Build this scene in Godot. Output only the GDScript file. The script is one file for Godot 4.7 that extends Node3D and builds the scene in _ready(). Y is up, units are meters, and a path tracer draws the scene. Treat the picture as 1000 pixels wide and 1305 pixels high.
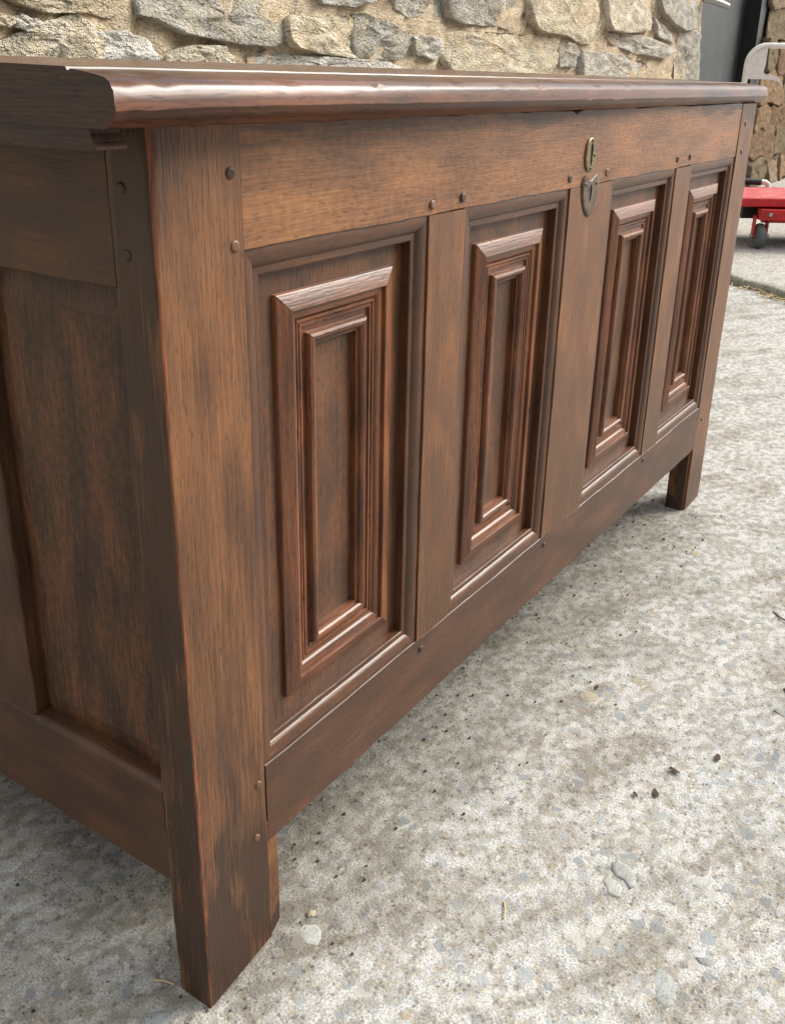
extends Node3D

# ------------------------------------------------------------------ camera (metres; y up; the chest's front lower left corner is the origin)
const EYE := Vector3(-0.34797, 0.64091, 0.38223)
const CAM_X := Vector3(0.55876346, 0.01757239, 0.82914088)
const CAM_Y := Vector3(0.30109807, 0.92725688, -0.22256377)
const CAM_Z := Vector3(-0.77273757, 0.37401322, 0.51282625)

var rng := RandomNumberGenerator.new()
var wob := FastNoiseLite.new()
var rock := FastNoiseLite.new()
var M := {}
var taken := {}

func _ready() -> void:
	camera_sky_sun()
	rng.seed = 71
	wob.seed = 5; wob.frequency = 1.0; wob.fractal_octaves = 3
	rock.seed = 9; rock.frequency = 1.0; rock.fractal_octaves = 4
	make_materials()
	make_ground()
	make_slab()
	make_walls()
	make_door()
	make_added_barns()
	make_chest()
	make_trolley()
	make_litter()

func camera_sky_sun() -> void:
	var cam := Camera3D.new()
	cam.name = "camera"
	cam.projection = Camera3D.PROJECTION_FRUSTUM
	cam.near = 0.05
	cam.far = 200.0
	cam.size = 0.05 * 1305.0 / 1214.65
	cam.frustum_offset = Vector2(0.0, -0.05 * (652.5 - 589.0) / 1214.65)
	cam.transform = Transform3D(Basis(CAM_X, CAM_Y, CAM_Z).orthonormalized(), EYE)
	add_child(cam)
	cam.current = true
	var sky_mat := ProceduralSkyMaterial.new()
	sky_mat.sky_top_color = Color(0.93, 0.955, 0.985)
	sky_mat.sky_horizon_color = Color(0.88, 0.895, 0.91)
	sky_mat.sky_curve = 0.35
	sky_mat.ground_horizon_color = Color(0.62, 0.6, 0.57)
	sky_mat.ground_bottom_color = Color(0.5, 0.48, 0.45)
	sky_mat.sky_energy_multiplier = 1.0
	var sky := Sky.new()
	sky.sky_material = sky_mat
	var env := Environment.new()
	env.background_mode = Environment.BG_SKY
	env.sky = sky
	env.background_energy_multiplier = 1.03
	env.tonemap_mode = Environment.TONE_MAPPER_LINEAR
	env.tonemap_exposure = 1.68
	env.sdfgi_enabled = true
	env.ssao_enabled = true
	env.ssil_enabled = true
	var we := WorldEnvironment.new()
	we.name = "world_environment"
	we.environment = env
	add_child(we)
	var sun := DirectionalLight3D.new()
	sun.name = "sun"
	sun.light_energy = 1.15
	sun.light_color = Color(1.0, 0.985, 0.955)
	sun.light_angular_distance = 32.0
	sun.shadow_enabled = true
	add_child(sun)
	sun.look_at_from_position(Vector3(3.0, 2.5, 1.9), Vector3.ZERO, Vector3.UP)

# ------------------------------------------------------------------ naming and tagging
func numbered(called: String) -> String:
	var n: int = taken.get(called, 0)
	taken[called] = n + 1
	return called if n == 0 else "%s_%03d" % [called, n]

func thing(called: String, label: String, category: String, at: Vector3, group := "") -> Node3D:
	var o := Node3D.new()
	o.name = numbered(called)
	add_child(o)
	o.position = at
	tag(o, label, category, group)
	return o

func tag(o: Node3D, label: String, category: String, group := "") -> void:
	o.set_meta("label", label)
	o.set_meta("category", category)
	if group:
		o.set_meta("group", group)

func put(called: String, st: SurfaceTool, m: Material, parent: Node = self, at := Vector3.ZERO) -> MeshInstance3D:
	var o := MeshInstance3D.new()
	o.name = numbered(called) if parent == self else called
	o.mesh = st.commit()
	o.material_override = m
	o.position = at
	parent.add_child(o, true)
	return o

func tool() -> SurfaceTool:
	var st := SurfaceTool.new()
	st.begin(Mesh.PRIMITIVE_TRIANGLES)
	return st

# ------------------------------------------------------------------ textures
func nb(w: int, h: int, sd: int, a: float, b: float, oct := 3, kind := FastNoiseLite.TYPE_SIMPLEX_SMOOTH) -> PackedByteArray:
	# noise bytes whose features are a by b pixels
	var n := FastNoiseLite.new()
	n.seed = sd
	n.noise_type = kind
	n.frequency = 0.25
	n.fractal_octaves = oct
	if oct == 1:
		n.fractal_type = FastNoiseLite.FRACTAL_NONE
	var cw := int(clampf(w / a * 4.0, 4, w)) + 1
	var ch := int(clampf(h / b * 4.0, 4, h)) + 1
	if cw > w: cw = w
	if ch > h: ch = h
	var im := n.get_image(cw, ch, false, false, true)
	im.convert(Image.FORMAT_L8)
	im.resize(w, h, Image.INTERPOLATE_CUBIC)
	return im.get_data()

func tex(w: int, h: int, data: PackedByteArray, fmt := Image.FORMAT_RGB8) -> ImageTexture:
	return ImageTexture.create_from_image(Image.create_from_data(w, h, false, fmt, data))

# wood of one board: grain runs along u. Colours are sRGB. stains: [u, v, half u, half v, amount]
func wood_material(w: int, h: int, sd: int, dark: Color, mid: Color, light: Color, o := {}) -> StandardMaterial3D:
	var g1 := nb(w, h, sd, o.get("streak", 260.0), 9.0)
	var g2 := nb(w, h, sd + 1, 70.0, 2.6, 2)
	var b1 := nb(w, h, sd + 2, 260.0, 90.0, 5)
	var b2 := nb(w, h, sd + 3, 210.0, 80.0, 5)
	var po := nb(w, h, sd + 4, 26.0, 2.2, 2)
	var ray := nb(w, h, sd + 5, 16.0, 22.0, 2)
	var stains: Array = o.get("stains", [])
	var pat: float = o.get("patina", 0.55)
	var pores: float = o.get("pores", 0.5)
	var rays: float = o.get("rays", 0.08)
	var contrast: float = o.get("contrast", 1.0)
	var patc: Color = o.get("patina_color", Color(0.235, 0.16, 0.11))
	var out := PackedByteArray(); out.resize(w * h * 3)
	var hh := PackedByteArray(); hh.resize(w * h)
	var dr := dark.r * 255.0; var dg := dark.g * 255.0; var db := dark.b * 255.0
	var mr := mid.r * 255.0; var mg := mid.g * 255.0; var mb := mid.b * 255.0
	var lr := light.r * 255.0; var lg := light.g * 255.0; var lb := light.b * 255.0
	var pr := patc.r * 255.0; var pg := patc.g * 255.0; var pb := patc.b * 255.0
	var has := not stains.is_empty()
	var edged: bool = o.has("edge")
	var edge: Color = o.get("edge", Color.BLACK)
	for y in h:
		var v := float(y) / h
		for x in w:
			var i := y * w + x
			var t := (g1[i] * 0.36 + g2[i] * 0.22 + b1[i] * 0.42) / 255.0 + (ray[i] / 255.0 - 0.5) * rays
			t = clampf((t - 0.5) * 1.9 * contrast + 0.5, 0.0, 1.0)
			var r: float; var g: float; var b: float
			if t < 0.5:
				var k := t * 2.0
				r = dr + (mr - dr) * k; g = dg + (mg - dg) * k; b = db + (mb - db) * k
			else:
				var k := t * 2.0 - 1.0
				r = mr + (lr - mr) * k; g = mg + (lg - mg) * k; b = mb + (lb - mb) * k
			var n2 := b2[i] / 255.0
			var p := clampf((n2 * 0.8 + (g2[i] + g1[i]) / 255.0 * 0.16 - 0.46) * 3.4, 0.0, 1.0) * pat
			if has:
				var u := float(x) / w
				for s in stains:
					var a: float = (u - s[0]) / s[2]
					var c: float = (v - s[1]) / s[3]
					var d := a * a + c * c + (n2 - 0.5) * 1.5 + (g2[i] + g1[i] - 256) / 255.0 * 0.6
					if d < 1.0:
						p = maxf(p, s[4] * clampf((1.0 - d) * 1.6, 0.0, 1.0))
			r += (pr - r) * p; g += (pg - g) * p; b += (pb - b) * p
			if edged and (v < 0.012 + n2 * 0.028 - 0.012 or v > 0.992):
				var ek := clampf(0.35 + (g2[i] - 100) / 90.0, 0.0, 0.9)
				r += (edge.r * 255.0 - r) * ek; g += (edge.g * 255.0 - g) * ek; b += (edge.b * 255.0 - b) * ek
			var q := clampf((po[i] / 255.0 - 0.64) * 4.0, 0.0, 1.0) * pores
			var f := 1.0 - q * 0.5
			out[i * 3] = int(clampf(r * f, 0, 255)); out[i * 3 + 1] = int(clampf(g * f, 0, 255)); out[i * 3 + 2] = int(clampf(b * f, 0, 255))
			hh[i] = int(clampf(150.0 + (g2[i] - 128) * 0.35 + (b1[i] - 128) * 0.2 - q * 90.0, 0, 255))
	# scratches and paint specks
	var im := Image.create_from_data(w, h, false, Image.FORMAT_RGB8, out)
	var rr := RandomNumberGenerator.new(); rr.seed = sd
	for k in int(o.get("scratches", w * h / 22000)):
		var px := rr.randf() * w; var py := rr.randf() * h
		var an := rr.randf_range(-1.0, 1.0); var ln := rr.randi_range(3, 16)
		var c0 := Color(0.62, 0.46, 0.32) if rr.randf() < 0.55 else Color(0.12, 0.08, 0.06)
		for j in ln:
			var qx := int(px + cos(an) * j); var qy := int(py + sin(an) * j + 0.02 * j * j)
			if qx >= 0 and qx < w and qy >= 0 and qy < h:
				im.set_pixel(qx, qy, im.get_pixel(qx, qy).lerp(c0, rr.randf_range(0.25, 0.6)))
	for s in o.get("specks", []):   # [u, v, radius u, radius v, colour, amount]
		for k in 400:
			var a2 := rr.randf() * TAU; var q2 := sqrt(rr.randf())
			var qx := int((s[0] + cos(a2) * q2 * s[2]) * w); var qy := int((s[1] + sin(a2) * q2 * s[3]) * h)
			if qx >= 0 and qx < w and qy >= 0 and qy < h:
				im.set_pixel(qx, qy, im.get_pixel(qx, qy).lerp(s[4], s[5]))
	var m := StandardMaterial3D.new()
	m.albedo_texture = ImageTexture.create_from_image(im)
	m.heightmap_enabled = true
	m.heightmap_texture = tex(w, h, hh, Image.FORMAT_L8)
	m.heightmap_scale = o.get("relief", 0.06)
	m.albedo_color = Color(1.0, 0.975, 0.94)
	m.roughness = o.get("rough", 0.45)
	m.metallic_specular = o.get("spec", 0.5)
	return m

func rubble_material(tint_lo: Color, tint_hi: Color, stain: Color, tile: float, relief: float, sd: int, stain_amount := 0.6, grit := 0.25) -> StandardMaterial3D:
	var w := 768
	var a := nb(w, w, sd, 120, 60, 5)
	var b := nb(w, w, sd + 1, 22, 12, 4)
	var c := nb(w, w, sd + 2, 5, 4, 2)
	var s := nb(w, w, sd + 3, 160, 110, 5)
	var cr := nb(w, w, sd + 4, 90, 26, 4)
	var out := PackedByteArray(); out.resize(w * w * 3)
	var hh := PackedByteArray(); hh.resize(w * w)
	for i in w * w:
		var t := clampf((a[i] * 0.42 + b[i] * 0.33 + c[i] * grit) / 255.0 * 1.9 - 0.45, 0.0, 1.0)
		var r := lerpf(tint_lo.r, tint_hi.r, t); var g := lerpf(tint_lo.g, tint_hi.g, t); var bl := lerpf(tint_lo.b, tint_hi.b, t)
		var q := clampf((s[i] / 255.0 + (b[i] / 255.0 - 0.5) * 0.5 - 0.52) * 4.0, 0.0, 1.0) * stain_amount
		r += (stain.r - r) * q; g += (stain.g - g) * q; bl += (stain.b - bl) * q
		var k := absf(cr[i] / 255.0 - 0.5)
		var f := 1.0
		if k < 0.014: f = 0.62
		out[i * 3] = int(r * f * 255.0); out[i * 3 + 1] = int(g * f * 255.0); out[i * 3 + 2] = int(bl * f * 255.0)
		hh[i] = int(clampf(a[i] * 0.3 + b[i] * 0.35 + c[i] * 0.3 - (40.0 if k < 0.014 else 0.0), 0, 255))
	var m := StandardMaterial3D.new()
	m.albedo_texture = tex(w, w, out)
	m.heightmap_enabled = true
	m.heightmap_texture = tex(w, w, hh, Image.FORMAT_L8)
	m.heightmap_scale = relief
	m.uv1_triplanar = true
	m.uv1_world_triplanar = true
	m.uv1_scale = Vector3.ONE / tile
	m.roughness = 0.92
	m.metallic_specular = 0.3
	return m

func tinted(m: StandardMaterial3D, c: Color) -> StandardMaterial3D:
	var d: StandardMaterial3D = m.duplicate()
	d.albedo_color = c
	return d

func concrete_material() -> StandardMaterial3D:
	var w := 2048
	var cv := cellular(w, 11, 0.19, FastNoiseLite.RETURN_CELL_VALUE)
	var cd := cellular(w, 11, 0.19, FastNoiseLite.RETURN_DISTANCE2_SUB)
	var kv := cellular(w, 12, 0.045, FastNoiseLite.RETURN_CELL_VALUE)
	var kd := cellular(w, 12, 0.045, FastNoiseLite.RETURN_DISTANCE2_SUB)
	var p1 := nb(w, w, 21, 190, 90, 5)
	var p2 := nb(w, w, 22, 34, 26, 4)
	var p3 := nb(w, w, 23, 7, 7, 3)
	var p4 := nb(w, w, 24, 4, 4, 2)
	var out := PackedByteArray(); out.resize(w * w * 3)
	var hh := PackedByteArray(); hh.resize(w * w)
	for i in w * w:
		var small: int = cv[i]
		var ed: int = cd[i]
		var n := p3[i]
		# cement paste: pale cream
		var n4 := p4[i]
		var r := 177.0 + (n - 128) * 0.2 + (n4 - 128) * 0.36; var g := 175.0 + (n - 128) * 0.2 + (n4 - 128) * 0.36; var b := 171.0 + (n - 128) * 0.2 + (n4 - 128) * 0.37
		var ht := 140.0 + (n - 128) * 0.5 + (n4 - 128) * 0.4
		# dirt that lies in broad patches
		var dirt := (p1[i] * 0.55 + p2[i] * 0.45 - 116.0) / 40.0
		dirt = clampf(dirt, 0.0, 1.0)
		# small aggregate, bared where the paste has worn off
		var bare := clampf((ed - 44.0 + (p2[i] - 118) * 1.3 + (n - 128) * 0.8 + (n4 - 128) * 0.5 + dirt * 26.0) / 30.0, 0.0, 1.0)
		if bare > 0.0:
			var ar := 138.0; var ag := 131.0; var ab := 120.0
			if small < 60: ar = 128.0; ag = 131.0; ab = 134.0
			elif small < 95: ar = 148.0; ag = 136.0; ab = 114.0
			elif small > 226: ar = 84.0; ag = 80.0; ab = 76.0
			elif small > 205: ar = 188.0; ag = 180.0; ab = 166.0
			bare *= 0.62
			ar += (n4 - 128) * 0.3; ag += (n4 - 128) * 0.3; ab += (n4 - 128) * 0.3
			r += (ar - r) * bare; g += (ag - g) * bare; b += (ab - b) * bare
			ht += bare * (20.0 - small * 0.2)
		var dd := dirt * 0.42 * (0.7 + (n - 128) * 0.005)
		r += (128.0 - r) * dd; g += (121.0 - g) * dd; b += (110.0 - b) * dd
		ht -= dirt * 18.0
		# larger stones lying flush
		var big: int = kv[i]
		if big > 205 and kd[i] > 62 + (n - 128) * 0.25 + (p2[i] - 128) * 0.3:
			var k := clampf((kd[i] - 62.0) / 16.0, 0.0, 1.0) * 0.8
			var sr := 150.0; var sg := 152.0; var sb := 152.0
			if big > 236: sr = 168.0; sg = 164.0; sb = 156.0
			elif big > 222: sr = 132.0; sg = 135.0; sb = 137.0
			sr += (n - 128) * 0.12
			r += (sr - r) * k; g += (sg - g) * k; b += (sb - b) * k
			ht += k * 14.0
		# pits and dark grains
		var pit := clampf((n4 * 0.6 + n * 0.4 - 184.0) / 14.0, 0.0, 1.0) * 0.5
		r *= 1.0 - pit; g *= 1.0 - pit; b *= 1.0 - pit
		ht -= pit * 60.0
		out[i * 3] = int(clampf(r, 0, 255)); out[i * 3 + 1] = int(clampf(g, 0, 255)); out[i * 3 + 2] = int(clampf(b, 0, 255))
		hh[i] = int(clampf(ht, 0, 255))
	var m := StandardMaterial3D.new()
	m.albedo_texture = tex(w, w, out)
	m.heightmap_enabled = true
	m.heightmap_texture = tex(w, w, hh, Image.FORMAT_L8)
	m.heightmap_scale = 0.09
	m.roughness = 0.9
	m.metallic_specular = 0.3
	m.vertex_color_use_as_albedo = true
	return m

func cellular(w: int, sd: int, freq: float, ret: int) -> PackedByteArray:
	var n := FastNoiseLite.new()
	n.seed = sd
	n.noise_type = FastNoiseLite.TYPE_CELLULAR
	n.cellular_distance_function = FastNoiseLite.DISTANCE_EUCLIDEAN
	n.cellular_return_type = ret
	n.cellular_jitter = 1.0
	n.fractal_type = FastNoiseLite.FRACTAL_NONE
	n.frequency = freq
	n.domain_warp_enabled = true
	n.domain_warp_amplitude = 1.2 / freq * 0.35
	n.domain_warp_frequency = freq * 0.9
	n.domain_warp_fractal_type = FastNoiseLite.DOMAIN_WARP_FRACTAL_NONE
	var im := n.get_image(w, w, false, false, true)
	im.convert(Image.FORMAT_L8)
	return im.get_data()

func plain(c: Color, rough: float, metal := 0.0) -> StandardMaterial3D:
	var m := StandardMaterial3D.new()
	m.albedo_color = c
	m.roughness = rough
	m.metallic = metal
	return m

func worn_paint(c: Color, under: Color, sd: int, amount: float, rough: float, tile := 0.5) -> StandardMaterial3D:
	var w := 256
	var a := nb(w, w, sd, 60, 60, 5)
	var b := nb(w, w, sd + 1, 8, 8, 3)
	var out := PackedByteArray(); out.resize(w * w * 3)
	for i in w * w:
		var q := clampf((a[i] * 0.7 + b[i] * 0.3 - 150.0) / 30.0, 0.0, 1.0) * amount
		var s := 1.0 + (a[i] - 128) / 128.0 * 0.10 + (b[i] - 128) / 128.0 * 0.06
		out[i * 3] = int(clampf(lerpf(c.r, under.r, q) * s, 0, 1) * 255.0)
		out[i * 3 + 1] = int(clampf(lerpf(c.g, under.g, q) * s, 0, 1) * 255.0)
		out[i * 3 + 2] = int(clampf(lerpf(c.b, under.b, q) * s, 0, 1) * 255.0)
	var m := StandardMaterial3D.new()
	m.albedo_texture = tex(w, w, out)
	m.uv1_triplanar = true
	m.uv1_scale = Vector3.ONE / tile
	m.roughness = rough
	return m

func make_materials() -> void:
	M.concrete = concrete_material()
	var gold_d := Color(0.31, 0.20, 0.125); var gold_m := Color(0.43, 0.285, 0.175); var gold_l := Color(0.55, 0.38, 0.235)
	var br_d := Color(0.25, 0.165, 0.115); var br_m := Color(0.375, 0.25, 0.17); var br_l := Color(0.49, 0.335, 0.225)
	var red_d := Color(0.25, 0.14, 0.09); var red_m := Color(0.42, 0.255, 0.16); var red_l := Color(0.54, 0.35, 0.225)
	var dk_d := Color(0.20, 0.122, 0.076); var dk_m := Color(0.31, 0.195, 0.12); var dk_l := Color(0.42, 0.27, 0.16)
	# u runs up the posts (u = 0 at the foot)
	M.post = wood_material(1240, 240, 100, br_d, gold_m, gold_l, {"patina": 0.22, "patina_color": Color(0.19, 0.125, 0.085), "contrast": 0.65, "edge": Color(0.56, 0.31, 0.19), "stains": [[0.5, 0.87, 1.6, 0.19, 0.75], [0.0, 0.3, 0.28, 0.8, 0.85], [0.17, 0.42, 0.16, 0.35, 0.5], [0.36, 0.15, 0.2, 0.35, 0.3]],
		"specks": [[0.365, 0.965, 0.02, 0.025, Color(0.10, 0.24, 0.14), 0.5]]})
	M.post_far = wood_material(1240, 200, 130, br_d, gold_m, gold_l, {"patina": 0.25, "contrast": 0.5, "stains": [[0.03, 0.3, 0.16, 0.6, 0.6], [1.0, 0.5, 0.05, 1.5, 0.75]]})
	M.rail_top = wood_material(2048, 150, 160, Color(0.37, 0.242, 0.148), Color(0.51, 0.345, 0.215), Color(0.61, 0.43, 0.272), {"patina": 0.14, "pores": 0.6, "rays": 0.3, "contrast": 0.7, "stains": [[0.95, 1.0, 0.2, 0.2, 0.8], [0.40, 1.02, 0.12, 0.2, 0.6], [0.12, 1.02, 0.12, 0.16, 0.5]], "relief": 0.05, "streak": 160.0})
	M.rail_low = wood_material(2048, 150, 190, Color(0.235, 0.155, 0.108), Color(0.32, 0.21, 0.145), Color(0.41, 0.275, 0.19), {"patina": 0.5, "contrast": 0.6})
	M.muntin = []
	for k in 3:
		M.muntin.append(wood_material(800, [120, 210, 120][k], 220 + k * 10, br_m, gold_m, gold_l, {"patina": 0.25, "contrast": 0.6, "stains": [[0.20, 0.3, 0.26, 0.7, 0.4], [0.06, 0.7, 0.2, 0.7, 0.45]]}))
	M.panel = []
	for k in 2:
		M.panel.append(wood_material(760, 400, 260 + k * 10, br_d, Color(0.37, 0.24, 0.153), gold_m, {"patina": 0.45, "rays": 0.2, "pores": 0.6}))
	M.moulding = wood_material(1200, 200, 290, red_d, red_m, red_l, {"patina": 0.3, "contrast": 0.9, "rough": 0.38, "pores": 0.6, "relief": 0.03})
	M.mould_dull = wood_material(1200, 200, 300, br_d, Color(0.33, 0.21, 0.138), Color(0.43, 0.28, 0.18), {"patina": 0.4, "contrast": 0.8, "rough": 0.38, "relief": 0.03})
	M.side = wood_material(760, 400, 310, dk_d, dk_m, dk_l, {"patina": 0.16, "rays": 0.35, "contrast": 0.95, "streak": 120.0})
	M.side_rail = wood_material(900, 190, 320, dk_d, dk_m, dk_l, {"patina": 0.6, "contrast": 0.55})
	M.lid = wood_material(2048, 512, 340, Color(0.18, 0.10, 0.066), Color(0.32, 0.185, 0.12), Color(0.44, 0.265, 0.168), {"patina": 0.25, "pores": 0.7, "contrast": 1.1, "rough": 0.25, "relief": 0.006, "spec": 0.40, "scratches": 90, "streak": 300.0})
	M.endgrain = wood_material(900, 128, 350, Color(0.15, 0.10, 0.075), Color(0.23, 0.15, 0.11), Color(0.31, 0.2, 0.14), {"patina": 0.5, "pores": 0.7, "rough": 0.55, "relief": 0.1})
	M.inside = plain(Color(0.10, 0.065, 0.045), 0.9)
	M.peg = plain(Color(0.42, 0.29, 0.20), 0.45)
	M.peg_dark = plain(Color(0.25, 0.175, 0.13), 0.5)
	M.brass = worn_paint(Color(0.50, 0.43, 0.30), Color(0.30, 0.23, 0.14), 401, 0.8, 0.38, 0.03)
	M.brass.metallic = 0.5
	M.iron = worn_paint(Color(0.42, 0.365, 0.31), Color(0.24, 0.19, 0.16), 411, 0.8, 0.48, 0.04)
	M.iron.metallic = 0.6
	M.hole = plain(Color(0.03, 0.025, 0.02), 0.9)
	var st1 := rubble_material(Color(0.57, 0.55, 0.515), Color(0.94, 0.925, 0.895), Color(0.74, 0.66, 0.52), 0.55, 2.2, 501, 0.3)
	M.stones = [st1, tinted(st1, Color(0.93, 0.92, 0.90)), tinted(st1, Color(1.0, 0.97, 0.91)), tinted(st1, Color(0.86, 0.85, 0.83)), tinted(st1, Color(0.97, 0.93, 0.85))]
	M.mortar = rubble_material(Color(0.72, 0.62, 0.49), Color(0.93, 0.86, 0.75), Color(0.82, 0.72, 0.57), 0.4, 2.6, 521, 0.5, 0.5)
	var st2 := rubble_material(Color(0.40, 0.335, 0.27), Color(0.64, 0.555, 0.46), Color(0.53, 0.445, 0.345), 0.6, 1.6, 541, 0.5)
	M.brown_stones = [st2, tinted(st2, Color(0.9, 0.84, 0.78)), tinted(st2, Color(0.86, 0.88, 0.84)), tinted(st2, Color(1.0, 0.94, 0.87))]
	M.brown_mortar = tinted(st2, Color(0.9, 0.88, 0.86))
	M.door = worn_paint(Color(0.13, 0.135, 0.14), Color(0.19, 0.195, 0.20), 561, 0.6, 0.5, 0.8)
	M.black = worn_paint(Color(0.07, 0.07, 0.075), Color(0.12, 0.12, 0.12), 571, 0.5, 0.5, 0.5)
	M.red = worn_paint(Color(0.72, 0.085, 0.11), Color(0.42, 0.09, 0.08), 581, 0.75, 0.45, 0.3)
	M.red_top = worn_paint(Color(0.70, 0.27, 0.27), Color(0.66, 0.46, 0.44), 591, 0.8, 0.55, 0.35)
	M.white = worn_paint(Color(0.84, 0.83, 0.80), Color(0.66, 0.64, 0.6), 601, 0.5, 0.4, 0.2)
	M.grip = plain(Color(0.09, 0.095, 0.10), 0.6)
	M.tyre = plain(Color(0.34, 0.36, 0.36), 0.7)
	M.steel = plain(Color(0.62, 0.62, 0.60), 0.4, 0.7)
	M.chassis = plain(Color(0.10, 0.08, 0.08), 0.6)
	M.straw = plain(Color(0.74, 0.66, 0.50), 0.8)
	M.leaf = plain(Color(0.24, 0.17, 0.11), 0.85)
	M.twig = plain(Color(0.34, 0.27, 0.20), 0.85)
	var pb := rubble_material(Color(0.55, 0.55, 0.54), Color(0.70, 0.70, 0.68), Color(0.70, 0.67, 0.61), 0.12, 0.06, 621, 0.5)
	M.pebbles = [tinted(pb, Color(1, 1, 1)), tinted(pb, Color(0.93, 0.94, 0.95)), tinted(pb, Color(0.95, 0.90, 0.82)), tinted(pb, Color(0.84, 0.855, 0.875))]

# ------------------------------------------------------------------ mesh helpers
func tri(st: SurfaceTool, a: Vector3, b: Vector3, c: Vector3, na: Vector3, n2: Vector3, nc: Vector3, ua: Vector2, ub: Vector2, uc: Vector2) -> void:
	if (b - a).cross(c - a).dot(na + n2 + nc) > 0.0:
		var t := b; b = c; c = t
		var tn := n2; n2 = nc; nc = tn
		var tu := ub; ub = uc; uc = tu
	st.set_normal(na); st.set_uv(ua); st.add_vertex(a)
	st.set_normal(n2); st.set_uv(ub); st.add_vertex(b)
	st.set_normal(nc); st.set_uv(uc); st.add_vertex(c)

func quad(st: SurfaceTool, p: Array, n: Array, u: Array) -> void:
	tri(st, p[0], p[1], p[2], n[0], n[1], n[2], u[0], u[1], u[2])
	tri(st, p[0], p[2], p[3], n[0], n[2], n[3], u[0], u[2], u[3])

func flat_quad(st: SurfaceTool, a: Vector3, b: Vector3, c: Vector3, d: Vector3, n: Vector3, u := [Vector2(0, 0), Vector2(1, 0), Vector2(1, 1), Vector2(0, 1)]) -> void:
	quad(st, [a, b, c, d], [n, n, n, n], u)

# a board: o is the lower corner of its face, ax its length, ay its width, az outwards; rounded, slightly wavy edges
func board(st: SurfaceTool, o: Vector3, ax: Vector3, ay: Vector3, az: Vector3, L: float, W: float, T: float, opt := {}) -> void:
	var n: int = opt.get("n", maxi(2, int(L / 0.03)))
	var r: float = opt.get("r", 0.0012)
	var amp: float = opt.get("wave", 0.0003)
	var wt: float = opt.get("uvw", W)
	var sd: float = opt.get("seed", 0.0)
	var rf = opt.get("rf")
	var lean = opt.get("lean")
	var prev: Array = []
	var ring0: Array = []
	var ringn: Array = []
	for i in n + 1:
		var s := L * i / n
		var ring: Array = []   # [pos, normal, uv]
		for c in 4:
			var rr := r * (0.7 + 0.6 * absf(wob.get_noise_2d(s * 22.0 + c * 31.0, sd + 3.0)) * 2.0)
			if rf != null:
				rr = rf.call(c, s, rr)
			var cy := rr if c == 0 or c == 3 else W - rr
			var cz := -rr if c == 0 or c == 1 else -T + rr
			var dz := amp * wob.get_noise_2d(s * 9.0 + c * 17.0, sd)
			var dy := amp * wob.get_noise_2d(s * 9.0 + c * 11.0, sd + 50.0)
			for k in 4:
				var a := PI - c * PI / 2 - k * PI / 6   # from -y round by +z to +y, then the back
				var ny := cos(a); var nz := sin(a)
				var y := cy + ny * rr + dy; var z := cz + nz * rr + dz
				var sx := s
				if lean != null:
					sx = lean.call(s, y, z)
				ring.append([o + ax * sx + ay * y + az * z, ay * ny + az * nz, Vector2(s / L, (y + z) / wt)])
		ring.append([ring[0][0], ring[0][1], ring[0][2]])
		if i == 0: ring0 = ring
		if i == n: ringn = ring
		if i > 0:
			for k in 16:
				var A = prev[k]; var B = prev[k + 1]; var C = ring[k + 1]; var D = ring[k]
				var ub: Vector2 = B[2]; var uc: Vector2 = C[2]
				quad(st, [A[0], B[0], C[0], D[0]], [A[1], B[1], C[1], D[1]], [A[2], ub, uc, D[2]])
		prev = ring
	for e in 2:
		var ring: Array = ring0 if e == 0 else ringn
		var nn := -ax if e == 0 else ax
		var mid := Vector3.ZERO
		for k in 16: mid += ring[k][0]
		mid /= 16.0
		for k in 16:
			var a: Vector3 = ring[k][0]; var b: Vector3 = ring[k + 1][0]
			tri(st, mid, a, b, nn, nn, nn, Vector2(0.02, 0.5), Vector2((a - o).dot(az) * 0.4, (a - o).dot(ay) / wt), Vector2((b - o).dot(az) * 0.4, (b - o).dot(ay) / wt))

func profile_normals(prof: Array, sharp := 0.86) -> Array:
	# per segment pair of normals (start, end) in (d, z): the visible side is +z / the free side
	var seg: Array = []
	for i in prof.size() - 1:
		var t: Vector2 = (prof[i + 1] - prof[i]).normalized()
		seg.append(Vector2(-t.y, t.x))
	var out: Array = []
	for i in seg.size():
		var a: Vector2 = seg[i]; var b: Vector2 = seg[i]
		if i > 0 and seg[i - 1].dot(seg[i]) > sharp: a = (seg[i - 1] + seg[i]).normalized()
		if i < seg.size() - 1 and seg[i + 1].dot(seg[i]) > sharp: b = (seg[i + 1] + seg[i]).normalized()
		out.append([a, b])
	return out

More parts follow.
